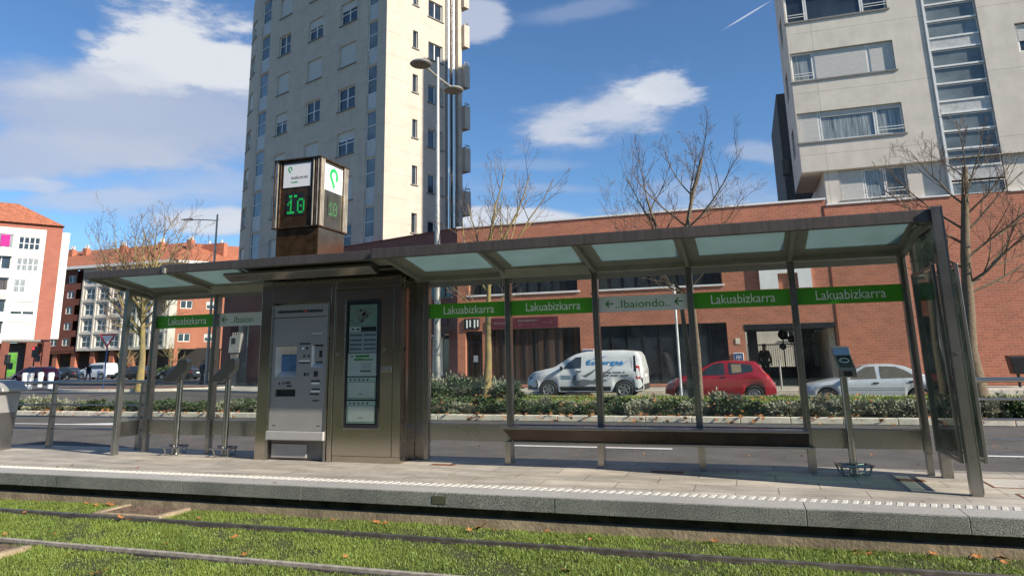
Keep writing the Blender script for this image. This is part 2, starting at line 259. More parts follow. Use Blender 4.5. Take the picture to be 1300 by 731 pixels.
# ------------------------------------------------------------------ mesh helpers
class MB:
    def __init__(s): s.v = []; s.f = []; s.m = []; s.sm = []
    def add(s, vs, fs, m=0, smooth=False):
        o = len(s.v); s.v += [tuple(x) for x in vs]
        for f in fs: s.f.append([i+o for i in f]); s.m.append(m); s.sm.append(smooth)
        return s
    def box(s, x0, x1, y0, y1, z0, z1, m=0):
        return s.add([(x0, y0, z0), (x1, y0, z0), (x1, y1, z0), (x0, y1, z0), (x0, y0, z1), (x1, y0, z1), (x1, y1, z1), (x0, y1, z1)],
                     [(0, 3, 2, 1), (4, 5, 6, 7), (0, 1, 5, 4), (1, 2, 6, 5), (2, 3, 7, 6), (3, 0, 4, 7)], m)
    def hexa(s, p, m=0):   # 8 points: bottom 4 ccw, top 4 ccw
        return s.add(p, [(0, 3, 2, 1), (4, 5, 6, 7), (0, 1, 5, 4), (1, 2, 6, 5), (2, 3, 7, 6), (3, 0, 4, 7)], m)
    def prism(s, poly, axis, a0, a1, m=0):  # poly in the two other axes
        n = len(poly)
        def P(u, v, a): return {'x': (a, u, v), 'y': (u, a, v), 'z': (u, v, a)}[axis]
        vs = [P(u, v, a0) for u, v in poly]+[P(u, v, a1) for u, v in poly]
        fs = [tuple(range(n)), tuple(range(2*n-1, n-1, -1))]+[(i, i+n, (i+1) % n+n, (i+1) % n) for i in range(n)]
        return s.add(vs, fs, m)
    def tube(s, pts, rad, n=8, m=0, caps=True, smooth=True):
        pts = [Vector(p) for p in pts]; k = len(pts)
        if isinstance(rad, (int, float)): rad = [rad]*k
        o = len(s.v); prev = None
        for i, p in enumerate(pts):
            d = (pts[min(i+1, k-1)]-pts[max(i-1, 0)]).normalized()
            if prev is None:
                a = Vector((0, 0, 1)) if abs(d.z) < .9 else Vector((1, 0, 0)); x = d.cross(a).normalized()
            else: x = (prev-d*prev.dot(d)).normalized()
            prev = x; y = d.cross(x)
            for j in range(n):
                t = 2*math.pi*j/n; s.v.append(tuple(p+(x*math.cos(t)+y*math.sin(t))*rad[i]))
        for i in range(k-1):
            for j in range(n):
                s.f.append([o+i*n+j, o+i*n+(j+1) % n, o+(i+1)*n+(j+1) % n, o+(i+1)*n+j]); s.m.append(m); s.sm.append(smooth)
        if caps:
            s.f.append([o+j for j in range(n)][::-1]); s.m.append(m); s.sm.append(False)
            s.f.append([o+(k-1)*n+j for j in range(n)]); s.m.append(m); s.sm.append(False)
        return s
    def cyl(s, c0, c1, r0, r1=None, n=16, m=0): return s.tube([c0, c1], [r0, r0 if r1 is None else r1], n, m)
    def lathe(s, prof, c=(0, 0, 0), n=20, m=0, smooth=True):
        o = len(s.v); k = len(prof)
        for r, z in prof:
            for j in range(n):
                t = 2*math.pi*j/n; s.v.append((c[0]+r*math.cos(t), c[1]+r*math.sin(t), c[2]+z))
        for i in range(k-1):
            for j in range(n): s.f.append([o+i*n+j, o+i*n+(j+1) % n, o+(i+1)*n+(j+1) % n, o+(i+1)*n+j]); s.m.append(m); s.sm.append(smooth)
        s.f.append([o+j for j in range(n)][::-1]); s.m.append(m); s.sm.append(False)
        s.f.append([o+(k-1)*n+j for j in range(n)]); s.m.append(m); s.sm.append(False)
        return s
    def build(s, name, mats, parent=None, bevel=0, loc=None):
        me = bpy.data.meshes.new(name); me.from_pydata(s.v, [], s.f)
        if not isinstance(mats, (list, tuple)): mats = [mats]
        for mm in mats: me.materials.append(mm)
        me.polygons.foreach_set('material_index', s.m); me.polygons.foreach_set('use_smooth', s.sm); me.update()
        if any(s.sm): me.set_sharp_from_angle(angle=R(40))
        o = bpy.data.objects.new(name, me); COL.objects.link(o)
        if parent: o.parent = parent
        if loc: o.location = loc
        if bevel:
            b = o.modifiers.new('bevel', 'BEVEL'); b.width = bevel; b.segments = 2; b.limit_method = 'ANGLE'; b.angle_limit = R(40)
        return o
def box(name, m, x0, x1, y0, y1, z0, z1, parent=None, bevel=0): return MB().box(x0, x1, y0, y1, z0, z1).build(name, m, parent, bevel)
def tag(o, label=None, cat=None, group=None, kind=None):
    if label: o['label'] = label
    if cat: o['category'] = cat
    if group: o['group'] = group
    if kind: o['kind'] = kind
    return o
def empty(name, loc=(0, 0, 0), rz=0, label=None, cat=None, group=None):
    o = bpy.data.objects.new(name, None); COL.objects.link(o); o.location = loc; o.rotation_euler = (0, 0, rz); o.empty_display_size = .2
    return tag(o, label, cat, group)
KIDS = {}
def copy_tree(o, loc=None, rz=None, label=None, parent=None):
    c = o.copy(); COL.objects.link(c)
    if parent: c.parent = parent
    if loc is not None: c.location = loc
    if rz is not None: c.rotation_euler = (0, 0, rz)
    if label: c['label'] = label
    for ch in list(o.children): copy_tree(ch, parent=c)
    return c
def text(name, body, width, m, parent, mtx, height=None, ext=.0015, shear=0, bold=0):
    cu = bpy.data.curves.new(name, 'FONT'); cu.body = body; cu.extrude = .001; cu.size = 1; cu.align_x = 'CENTER'; cu.align_y = 'CENTER'; cu.shear = shear; cu.offset = bold
    cu.resolution_u = 3
    t = bpy.data.objects.new(name+'_tmp', cu); COL.objects.link(t)
    dg = bpy.context.evaluated_depsgraph_get(); me = bpy.data.meshes.new_from_object(t.evaluated_get(dg))
    bpy.data.objects.remove(t)
    co = np.empty(len(me.vertices)*3); me.vertices.foreach_get('co', co); co = co.reshape(-1, 3)
    mn, mxx = co.min(0), co.max(0); co[:, :2] -= (mn[:2]+mxx[:2])/2
    sx = width/(mxx[0]-mn[0]); sy = (height/(mxx[1]-mn[1])) if height else sx
    co[:, 0] *= sx; co[:, 1] *= sy; co[:, 2] = np.where(co[:, 2] > 0, ext, 0)
    me.vertices.foreach_set('co', co.ravel()); me.materials.clear(); me.materials.append(m); me.update()
    o = bpy.data.objects.new(name, me); COL.objects.link(o); o.parent = parent; o.matrix_local = mtx
    return o
def face_y(x, y, z): # text readable from -Y
    return Matrix.Translation((x, y, z)) @ Matrix.Rotation(R(90), 4, 'X')
def face_x(x, y, z): # readable from +X
    return Matrix.Translation((x, y, z)) @ Matrix.Rotation(R(90), 4, 'Z') @ Matrix.Rotation(R(90), 4, 'X')

# ================================================================== SETTING
def struct(o): return tag(o, kind='structure')
def sheet(name, m, poly, z, h=0):
    mb = MB(); 
    if h: mb.prism(poly, 'z', z, z+h)
    else: mb.add([(x, y, z) for x, y in poly], [tuple(range(len(poly)))])
    return struct(mb.build(name, m))
sheet('ground', M['asphalt'], [(-600, .40), (600, .40), (600, 16.25), (-600, 16.25)], -.15)
sheet('ground', M['asphalt'], [(-600, 16.25), (-11, 16.25), (-11, 700), (-600, 700)], -.15)
sheet('ground', M['asphalt'], [(-11, 20.2), (600, 20.2), (600, 700), (-11, 700)], -.155)
def slz(x): return -.15 if x < -5 else max(-.52, -.185-.0325*(x+2.5)) if x > -3.6 else -.15
sr_ = MB(); xs_ = [-11, -5, -3.6, 0, 3, 6, 8, 40]
for x_ in xs_: sr_.v += [(x_, 16.25, slz(x_)), (x_, 20.2, slz(x_))]
for i_ in range(len(xs_)-1): sr_.f.append([2*i_, 2*i_+2, 2*i_+3, 2*i_+1]); sr_.m.append(0); sr_.sm.append(False)
struct(sr_.build('side_road', M['asphalt']))
# far-side pavements and median
sheet('pavement', M['pavement'], [(-10.2, 20.3), (40, 20.3), (40, 60), (8, 60), (-10.5, 23.9)], -.148, .13)
sheet('pavement', M['pavement'], [(-17, 20.6), (-10.2, 20.35), (-10.55, 23.8), (-30.5, 31.2), (-33, 30.8), (-29, 25.5)], -.148, .10)
sheet('median_ground', mat('median_soil', (.10, .13, .04), .95, var=.3, vs=8, bump=.5, bs=30, col2=(.12, .085, .045)), [(-60, 7.78), (40, 7.78), (40, 16.2), (-11, 16.2), (-15, 10.2), (-60, 10.2)], -.148, .11)
k = MB(); x = -60.0
while x < 40:
    L = .98; k.box(x+.006, x+L-.006, 7.60, 7.775, -.148, -.02+rng.uniform(-.004, .004)); x += L
struct(k.build('median_kerb', M['kerb'], bevel=.012))
k = MB(); 
for yy in (16.2,):
    k.box(-11, 40, yy+.002, yy+.15, -.7, -.015)
struct(k.build('median_kerb', M['kerb'], bevel=.012))
k = MB(); k.box(-17, 40, 20.15, 20.298, -.7, -.010); struct(k.build('pavement_kerb', M['kerb'], bevel=.01))
# roundabout island
cx, cy = -30.5, 26.3; kk = MB()
isl = [(cx+6.2*math.cos(t), cy+3.0*math.sin(t)) for t in np.linspace(0, 2*math.pi, 48, endpoint=False)]
isl2 = [(cx+5.85*math.cos(t), cy+2.65*math.sin(t)) for t in np.linspace(0, 2*math.pi, 48, endpoint=False)]
sheet('island_kerb', M['kerb'], isl, -.148, .14)
sheet('island_ground', M['brick_dark'], isl2, -.004)
# markings
for (a, b, y0, y1) in ((.15, 2.75, 2.93, 3.05), (6.75, 9.3, 2.93, 3.05), (-4.6, -2.2, 2.93, 3.05), (-14.5, -7.4, 5.22, 5.34), (-40, -17, 5.22, 5.34)):
    sheet('road_marking', M['line'], [(a, y0), (b, y0), (b, y1), (a, y1)], -.146)
sheet('road_marking', M['line'], [(-12.6, 5.1), (-8.2, 5.35), (-10.9, 5.75)], -.142)
# ---- tram bed
struct(box('track_bed', M['grass_soil'], -60, 60, -30, -2.05, -.6, -.305))
struct(box('platform_wall', M['concrete'], -60, 60, -2.06, -1.9, -.6, -.218))
struct(box('shadow_recess', mat('shaded_mossy_concrete', (.09, .085, .05), .95, var=.35, vs=6), -60, 60, -1.97, -1.79, -.217, -.132))  # recess added and darkened as the coping's shadow; the green tint is moss
plat = struct(box('platform_paving', M['paving'], -60, 60, -1.78, .38, -.3, 0))
mb = MB(); x = -40.0; JX = []
while x < 40:
    L = float(rng.choice([1.15, 1.5, 1.8, 2.1])); L = 5.45-x if x < 5.45 < x+L+.6 else L
    JX.append((x, L)); j_ = rng.uniform(-.002, .002); mb.box(x+.0015, x+L-.0015, -2.10+j_, -1.783, -.131, -.001+j_*.3); x += L
struct(mb.build('platform_coping', [M['granite']], bevel=.005))
mb = MB()
for x, L in JX:
    mb.box(x+.004, x+L-.004, -2.088, -1.79, -.0025, .0026)
struct(mb.build('coping_top', M['granite_top']))
mb = MB()
for i in range(0, 330):
    x = -13+i*.083
    mb.hexa([(x, -1.775, .0), (x+.048, -1.775, .0), (x+.076, -1.635, .0), (x+.028, -1.635, .0), (x+.005, -1.77, .006), (x+.043, -1.77, .006), (x+.07, -1.64, .006), (x+.033, -1.64, .006)])
struct(mb.build('tactile_strip', mat('tactile_white', (.58, .56, .50), .7, var=.12, vs=30)))
struct(box('tactile_base', M['granite_top'], -13, 14.5, -1.777, -1.63, -.01, .0015))
for n_, y0, concrete in (('tram_rail', -2.62, 0), ('tram_rail', -3.64, 1)):
    r = MB(); r.box(-60, 60, y0-.020, y0+.024, -.34, -.270); r.box(-60, 60, y0+.026, y0+.055, -.34, -.289, 1); r.box(-60, 60, y0-.055, y0-.022, -.34, -.294, 1)
    ro = r.build(n_, [M['rail'] if not concrete else M['rail_edge'], M['rail_side']], bevel=.004)
    tag(ro, 'dark steel tram rail nearest the platform edge' if not concrete else 'pale worn tram rail across the foreground grass', 'tram rail', 'tram rails in the grass')
def grate(x0, x1, y0, y1, z, label, rim):
    t = empty('drain_grate', ((x0+x1)/2, (y0+y1)/2, z), 0, label, 'drain grate', 'grates in the tram grass')
    w, d = (x1-x0)/2, (y1-y0)/2
    if rim: MB().box(-w-.07, -w, -d, d, -.05, .022).box(w, w+.07, -d, d, -.05, .022).box(-w-.07, w+.07, -d-.05, -d-.001, -.05, .018).build('rim', M['concrete'], t, bevel=.006)
    g = MB()
    for i in range(int(2*w/.045)): xx = -w+.02+i*.045; g.box(xx, xx+.016, -d, d, -.02, .012)
    for i in range(int(2*d/.06)): yy = -d+.02+i*.06; g.box(-w, w, yy, yy+.016, -.02, .008)
    g.build('grating', M['rust_grate'], t); box('pit', M['dark'], -w, w, -d, d, -.06, -.03, t)
grate(-2.62, -1.88, -2.5, -2.1, -.285, 'rusty iron drain grate with pale rim beside the platform wall', 1)
grate(-3.2, -2.06, -4.15, -3.80, -.285, 'rusty iron grate at the left edge between foreground grass', 1)
# service covers in the platform
def cover(x0, x1, y0, y1, m, label, frame=None):
    c = MB().box(x0, x1, y0, y1, -.01, .003)
    if frame:
        c.box(x0-.02, x0, y0-.02, y1+.02, -.01, .0045, 1).box(x1, x1+.02, y0-.02, y1+.02, -.01, .0045, 1).box(x0, x1, y0-.02, y0, -.01, .0045, 1).box(x0, x1, y1, y1+.02, -.01, .0045, 1)
    tag(c.build('service_cover', [m, M['rust']]), label, 'cover', 'covers set into the platform')
cover(.22, .52, -.42, -.30, M['rust'], 'small rusty service cover on the platform right of the kiosk')
cover(2.85, 3.2, -.42, -.30, M['rust'], 'small rusty service cover in front of the bench')
cover(5.25, 5.5, -.46, -.32, M['rust'], 'small rusty service cover left of the glass end screen')
cover(6.02, 6.75, -.66, -.12, M['pavement'], 'pale square service cover with rusty frame right of the shelter', 1)
cover(6.1, 6.9, -1.45, -1.0, M['pavement'], 'paved service cover with rusty frame near the platform edge', 1)
tag(box('edge_plate', M['steel_dark'], 1.0, 1.14, -2.104, -2.09, -.10, -.03), 'small dark plate set in the platform edge face', 'plate')

# ================================================================== BUILDINGS
def pbox(mb, P, s0, s1, d0, d1, z0, z1, m=0):
    a = [P(s0, d0, z0), P(s1, d0, z0), P(s1, d1, z0), P(s0, d1, z0), P(s0, d0, z1), P(s1, d0, z1), P(s1, d1, z1), P(s0, d1, z1)]
    mb.hexa(a, m)
def wall(mb, P, s0, s1, z0, z1, holes, dep=.2, m=0, step=50):
    xs = {s0, s1}; zs = {z0, z1}
    for h in holes: xs |= {min(max(h[0], s0), s1), min(max(h[1], s0), s1)}; zs |= {min(max(h[2], z0), z1), min(max(h[3], z0), z1)}
    xs = sorted(xs); o = []
    for a, b in zip(xs, xs[1:]):
        n = max(1, int((b-a)/step+.999)); o += [a+(b-a)*i/n for i in range(n)]
    xs = o+[xs[-1]]; zs = sorted(zs)
    for a, b in zip(xs, xs[1:]):
        for c, d in zip(zs, zs[1:]):
            mx, mz = (a+b)/2, (c+d)/2
            if any(h[0] < mx < h[1] and h[2] < mz < h[3] for h in holes): continue
            mb.add([P(a, 0, c), P(b, 0, c), P(b, 0, d), P(a, 0, d)], [(0, 1, 2, 3)], m)
    for h in holes:
        a, b, c, d = h[:4]; a = max(a, s0); b = min(b, s1); c = max(c, z0); d = min(d, z1)
        if b <= a or d <= c: continue
        for q in (((a, c), (b, c)), ((b, c), (b, d)), ((b, d), (a, d)), ((a, d), (a, c))):
            (u0, v0), (u1, v1) = q
            mb.add([P(u0, 0, v0), P(u1, 0, v1), P(u1, dep, v1), P(u0, dep, v0)], [(0, 1, 2, 3)], m)
def window(root, P, s0, s1, z0, z1, cols=2, rows=1, dep=.12, pane='window', sill=True, fw=.05, back=.3, fm='frame_white', shutter=0, label=None):
    """frame (thing part) > pane, sill, shutter"""
    f = MB()
    pbox(f, P, s0, s0+fw, dep-.03, dep+.03, z0, z1); pbox(f, P, s1-fw, s1, dep-.03, dep+.03, z0, z1)
    pbox(f, P, s0+fw, s1-fw, dep-.03, dep+.03, z0, z0+fw); pbox(f, P, s0+fw, s1-fw, dep-.03, dep+.03, z1-fw, z1)
    for i in range(1, cols):
        x = s0+(s1-s0)*i/cols; pbox(f, P, x-fw*.7, x+fw*.7, dep-.027, dep+.027, z0+fw, z1-fw)
    for i in range(1, rows):
        z = z0+(z1-z0)*i/rows; pbox(f, P, s0+fw, s1-fw, dep-.024, dep+.024, z-fw*.45, z+fw*.45)
    w = f.build('window', M[fm], root)
    if label: w['label'] = label
    top = z1-(z1-z0)*shutter
    if shutter < .99:
        g = MB(); pbox(g, P, s0, s1, dep+.01, dep+.02, z0, top); g.build('pane', M[pane], w)
    if shutter > 0:
        g = MB(); n = max(2, int((z1-top)/.09))
        for i in range(n):
            a = top+(z1-top)*i/n; b = top+(z1-top)*(i+1)/n; pbox(g, P, s0+fw, s1-fw, dep-.045, dep-.031, a+.004, b-.002)
        g.build('shutter', M['shutter'], w)
    if sill:
        g = MB(); pbox(g, P, s0-.08, s1+.08, -.07, dep-.03, z0-.07, z0-.005); g.build('sill', M['sill'], w)
    return w
# ---------- long brick building (street front, y = 23.5)
A = empty('brick_building', (-9, 23.5, 0), 0, 'low red brick building with shopfronts behind the parked white van', 'building')
def PA(s, d, z): return (s+9, d, z)           # s = world x
shops = [(-7.36, -3.07, .12, 2.62), (-2.36, 3.24, .12, 2.62), (-8.6, -7.75, 0, 2.56), (3.94, 7.44, 0, 2.50)]
ups = [(-8.4, -3.11, 4.27, 5.7), (-2.2, 3.21, 4.25, 5.7)]
b = MB(); wall(b, PA, -9, 7.6, 0, 7.55, shops+ups, .25)
wall(b, PA, 7.6, 20, 0, 7.30, [], .25)
pbox(b, PA, -9, 7.6, 10, 10.1, 2.7, 7.5); pbox(b, PA, -9, 20, .3, 9.9, 7.0, 7.1)
pbox(b, PA, 7.601, 20, .3, 9.9, 0, .01)
b.build('wall', M['brick'], A)
b = MB(); pbox(b, PA, -9.02, 7.62, -.05, .3, 7.55, 7.63); pbox(b, PA, 7.62, 12.25, -.05, .25, 7.30, 7.36); pbox(b, PA, 14.2, 20, -.05, .25, 7.30, 7.36); b.build('coping', M['white'], A)
b = MB(); pbox(b, PA, -8.5, -3.0, -.06, .1, 4.18, 4.26); pbox(b, PA, -2.3, 3.3, -.06, .1, 4.17, 4.245); b.build('window_ledge', M['white'], A)
b = MB(); pbox(b, PA, 7.50, 7.53, -.03, .0, 0, 7.3); b.build('downpipe', M['brick_dark'], A)
for a, c, n, z0 in ((-8.4, -3.11, 9, 4.27), (-2.2, 3.21, 9, 4.25)): window(A, PA, a, c, z0, 5.7, n, 1, .22, 'window', False, .035, fm='black')
M['shop_pane'] = mat('brown_shop_pane', (.085, .055, .042), .12, var=.5, vs=1.6, stretch=(5, 1, .15), spec=.9)
window(A, PA, -7.36, -3.07, .12, 2.62, 8, 1, .22, 'shop_pane', False, .05, fm='black', label='brown curtained shop window under the maroon sign')
window(A, PA, -2.36, 3.24, .12, 2.62, 8, 1, .22, 'window', False, .05, fm='black')
# door
d_ = window(A, PA, -8.6, -7.75, 0.02, 2.56, 1, 1, .22, 'shop_pane', False, .11, fm='black'); d_.name = 'door'
g = MB(); pbox(g, PA, -8.5, -7.85, .16, .19, 2.02, 2.12); g.build('transom', M['black'], d_)
g = MB(); pbox(g, PA, -8.27, -8.05, .20, .205, 1.15, 1.45); g.build('notice', M['white'], d_)
b = MB(); pbox(b, PA, -7.36, -4.05, -.10, 0, 2.64, 3.13)
sgn = b.build('shop_sign', M['maroon'], A)
for (xa, xb, za, zb) in ((-7.1, -6.3, 2.86, 2.93), (-5.95, -4.95, 2.95, 3.02), (-4.75, -4.2, 2.86, 2.90), (-5.9, -5.1, 2.79, 2.82)):
    b = MB(); n = int((xb-xa)/.11)
    for i in range(n): pbox(b, PA, xa+i*.11, xa+i*.11+.07, -.106, -.099, za, zb-(i % 3)*.015)
    b.build('lettering', M['sill'], sgn)
b = MB(); pbox(b, PA, -8.63, -7.87, -.08, 0, 2.66, 3.16); vs_ = b.build('door_sign', M['black'], A)
b = MB()
for i, xx in enumerate((-8.52, -8.36, -8.14, -7.98)): pbox(b, PA, xx, xx+.07, -.086, -.079, 2.72+.05*(i % 2), 3.10)
b.build('lettering', M['letter'], vs_)
# white box frame on the wall
b = MB(); pbox(b, PA, 4.72, 5.44, -.16, 0, 3.93, 5.25); pbox(b, PA, 6.22, 6.74, -.16, 0, 3.93, 5.25); pbox(b, PA, 5.44, 6.22, -.16, 0, 4.56, 5.25)
b.build('white_window_surround', M['white'], A)
b = MB(); pbox(b, PA, 3.55, 3.72, -.03, 0, 1.72, 1.95); b.build('alarm_box', M['kerb'], A)
# entrance passage
b = MB()
pbox(b, PA, 3.94, 7.44, -.02, .30, 2.28, 2.50); b.build('entrance_beam', M['black'], A)
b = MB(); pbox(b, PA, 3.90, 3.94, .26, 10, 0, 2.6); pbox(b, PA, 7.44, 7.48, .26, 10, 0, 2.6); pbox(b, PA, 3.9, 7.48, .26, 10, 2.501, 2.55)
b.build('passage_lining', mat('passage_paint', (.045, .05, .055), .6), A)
b = MB()
for i in range(8): pbox(b, PA, 7.22, 7.43, .6+i*1.1, .80+i*1.1, .1, 2.3)
b.build('passage_slats', M['kerb'], A)  # sunlit look of the slats put into a pale stone colour
b = MB(); pbox(b, PA, 4.02, 4.42, .9, .96, 0, 2.3); b.build('entrance_door', M['black'], A)
# ---------- angled west wing
A2 = empty('brick_wing', (-9.02, 23.52, 0), R(-20), 'shaded brick wing with graffiti at the far left behind the ticket kiosk', 'building')
PW = lambda s, d, z: (s, d, z)
o2 = 1.5
holes2 = [(-1.8, -.55, .1, 2.5), (-2.2, -.35, 4.26, 5.6), (-16.3, -15.0, 3.0, 5.2)]
b = MB(); wall(b, PW, -17.6, 0, 0, 7.55, holes2, .3); pbox(b, PW, -17.6, -17.59, 0, .9, 0, 7.5); pbox(b, PW, -17.6, 0, .85, .9, 0, 7.5); pbox(b, PW, -17.6, 0, .02, .84, 7.3, 7.4)
wl = b.build('wall', brickmat('shaded_brick', (.21, .085, .07), (.18, .07, .06), (.19, .11, .09), sx=.28, sz=.105), A2)  # same red brick, its shade on this side put into the colour
b = MB(); pbox(b, PW, -17.65, -.03, -.05, .9, 7.55, 7.61); b.build('coping', M['brick_dark'], A2)
b = MB(); pbox(b, PW, -20.6, -17.62, 0, .6, 4.3, 5.6); pbox(b, PW, -20.6, -19.7, 0, .6, 0, 4.3); b.build('gateway', wl.data.materials[0], A2)
window(A2, PW, -1.8, -.55, .1, 2.5, 2, 1, .2, 'window', False, .06, fm='white'); window(A2, PW, -2.2, -.35, 4.26, 5.6, 3, 1, .2, 'window', True, .05, fm='black'); window(A2, PW, -16.3, -15.0, 3.0, 5.2, 2, 1, .2, 'window', False, .05, fm='black')
aw = MB(); aw.add([(-2.6, -.05, 2.75), (-.1, -.05, 2.75), (-.1, -.75, 2.45), (-2.6, -.75, 2.45), (-2.6, -.75, 2.33), (-.1, -.75, 2.33)], [(0, 1, 2, 3), (3, 2, 5, 4)]); pbox(aw, PW, -2.6, -.1, -.78, -.74, 2.31, 2.36)
aw.build('awning', M['black'], A2)
b = MB(); pbox(b, PW, -2.55, -.5, -.78, -.76, 2.37, 2.42); b.build('awning_trim', M['white'], A2)
b = MB(); pbox(b, PW, -2.3, -.6, -.06, 0, 2.85, 3.35); b.build('shop_sign', M['maroon'], A2)
# graffiti (tag-like scribble, painted)
g = MB()
for pts in ([(-15.2, 1.0), (-15.1, 1.9), (-14.95, 1.1)], [(-15.3, 1.35), (-14.8, 1.4), (-14.6, 1.6)], [(-14.3, 1.1), (-14.2, 1.6), (-13.9, 1.65), (-13.95, 1.3), (-14.3, 1.25)], [(-13.8, 1.1), (-13.5, 1.55), (-13.4, 1.0)]):
    g.tube([(x, -.012, z) for x, z in pts], .02, 4, caps=False)
g.build('graffiti', M['sill'], A2)
b = MB(); pbox(b, PW, -14.5, -14.1, -.05, 0, .35, .8); b.build('meter_box', M['white'], A2)
# ---------- curved grey tower
cT = atz(487, 250, 0); dT = ray(487, 250); cT = CPOS+dT*40
T1 = empty('grey_tower', (cT.x, cT.y, 0), R(-21.8), 'tall grey apartment tower with rounded left end and small square windows', 'building')
S0, RR = 12.4, 9.9
def PL(s, d, z):
    if s <= S0: return (-s, d, z)
    a = (s-S0)/RR; r = RR-d
    return (-(S0+r*math.sin(a)), RR-r*math.cos(a), z)
def PRt(s, d, z): return (-d, s, z)
TOP = 28.3
rows = range(-5, 5)
holesL, wins = [], []
for k_ in rows:
    z0 = 16.2+2.85*k_
    for ci, (a, b_) in enumerate(((2.80, 4.45), (6.30, 7.85), (9.95, 11.35), (15.0, 16.4), (20.5, 21.9))):
        if z0 < 1 or z0+1.5 > TOP: continue
        holesL.append((a, b_, z0, z0+1.45)); wins.append((a, b_, z0, k_, ci))
sh = {(0, 0): .35, (2, 0): 0, (-1, 0): .35, (1, 0): 0, (3, 0): .5, (0, 1): 0}
for k_ in range(-5, 5):
    z0 = 15.65+2.85*k_
    for a, b_ in ((.80, 1.72), (12.55, 13.9)):
        if z0 > 1 and z0+1.8 < TOP: holesL.append((a, b_, z0, z0+2.75))
b = MB(); wall(b, PL, 0, S0+RR*math.pi/2, 0, TOP, holesL, .25, step=1.0)
holesR = []
for k_ in range(-5, 5):
    z0 = 17.6+2.85*k_
    if z0 > 1: holesR += [(3.4, 4.65, z0-.9, z0+.25), (2.10, 2.52, z0-.6, z0+.55)]
wall(b, PRt, 0, 5.0, 0, TOP, holesR, .25)
wall(b, lambda s, d, z: (-.9-d, s, z), 5.0, 6.8, 0, TOP, [], .1)
pbox(b, PL, 1.2, 11, 7.0, 7.1, 0, TOP); b.add([(-.9, 5, 0), (0, 5, 0), (0, 5, TOP), (-.9, 5, TOP)], [(0, 1, 2, 3)])
b.add([(0, 0, TOP), (-S0, 0, TOP)]+[PL(S0+RR*t, 0, TOP) for t in np.linspace(.1, math.pi/2, 12)]+[(-15, 9.9, TOP), (-1, 7.1, TOP)], [list(range(16))])
b.build('wall', M['tower'], T1)
SHUT = [1, .35, 0, 1, 0, 1, .0, 1, .5, 1]
for (a, b_, z0, k_, ci) in wins:
    s_ = {0: [0, .4, 0, 1, .35, 0, 1, .35, 0, 1], 1: [0, 1, .0, .0, 1, .0, 1, .4, 1, 0], 2: [1, 0, 1, 0, 1, .4, 1, 0, 1, .4], 3: [0, .3, 1, 0, .5, 0, 1, 0, .3, 0], 4: [0]*10}[ci][(k_+5) % 10]
    window(T1, PL, a, b_, z0, z0+1.45, 2, 2, .14, 'window', True, .055, shutter=s_)
for k_ in range(-5, 5):
    z0 = 15.65+2.85*k_
    if z0 < 1 or z0+1.8 > TOP: continue
    for ci, (a, b_) in enumerate(((.80, 1.72), (12.55, 13.9))):
        f = window(T1, PL, a, b_, z0+.95, z0+2.75, 1, 2, .1, 'window_blue', False, .05); f.name = 'stair_window'
        g = MB(); pbox(g, PL, a, b_, .09, .12, z0, z0+.94); g.build('spandrel_panel', mat('pale_spandrel', (.50, .50, .49), .5) if 'sp' not in M else M['sp'], f)
        M['sp'] = bpy.data.materials['pale_spandrel']
for h in holesR:
    if h[1]-h[0] > 1: window(T1, PRt, *h[:4], 2, 1, .14, 'window', True, .05)
    else: window(T1, PRt, *h[:4], 1, 1, .14, 'window', True, .03)
b = MB()
for s_ in (5.25, 5.75, 6.25): b.tube([(-.62, s_, 0), (-.62, s_, TOP)], .17, 10)
b.build('vent_pipe', M['steel_bright'], T1)
b = MB(); pbox(b, PRt, 6.45, 6.8, .35, .9, 0, TOP); b.build('pipe_pier', M['tower'], T1)
b = MB(); pbox(b, PRt, 4.9, 5.05, -.06, 1.0, 0, TOP); b.build('corner_trim', M['sill'], T1)
for k_ in range(10):
    z0 = 1.6+2.85*k_
    bl = MB(); pbox(bl, PRt, 6.8, 7.3, .1, 3, z0, z0+1.55); o_ = bl.build('balcony', M['tower'], T1)
    g = MB(); g.tube([(-.15, 6.85, z0+1.75), (-.15, 7.25, z0+1.75)], .025, 6); g.tube([(-.15, 7.25, z0+1.75), (-2.5, 7.25, z0+1.75)], .025, 6)
    for q in (6.85, 7.25): g.tube([(-.15, q, z0+1.55), (-.15, q, z0+1.75)], .02, 6)
    g.build('handrail', M['pole'], o_)
b = MB(); pbox(b, PRt, 6.801, 7.05, .9, 6, 0, 13.5); b.build('rear_wall', M['brick_orange'], T1)
b = MB(); pbox(b, PRt, 6.801, 7.05, .9, 6, 13.51, TOP-1); b.build('rear_wall', M['tower'], T1)
# ---------- beige tower at the right
T2 = empty('beige_tower', (6.84, 23.5, 0), 0, 'beige apartment tower with ribbon windows at the upper right', 'building')
def P2(s, d, z): return (s-6.84, d, z)
def P2b(s, d, z): return (s-6.84, d+.18, z)
H2 = [(6.88, 10.93, 10.10, 11.43), (6.88, 10.93, 12.89, 14.22), (6.88, 10.93, 15.68, 17.0), (12.28, 14.15, 8.85, 31), (15.35, 17.5, 12.95, 14.2), (15.35, 17.5, 15.7, 17.0), (15.35, 17.5, 10.1, 11.3)]
b = MB(); wall(b, P2, 6.84, 20, 8.83, 32, H2, .22)
wall(b, lambda s, d, z: (d, s, z), 0, 4.5, 8.83, 32, [(2, 3.2, 10.1+2.79*i, 11.4+2.79*i) for i in range(6)], .2)
pbox(b, P2, 6.85, 9.2, 4.45, 4.5, 8.83, 32); pbox(b, P2, 9.2, 9.25, 4.5, 12, 8.83, 32)
pbox(b, P2, 6.84, 12.25, .001, .5, 8.80, 8.829); pbox(b, P2, 14.2, 20, .001, .5, 9.66, 9.69)
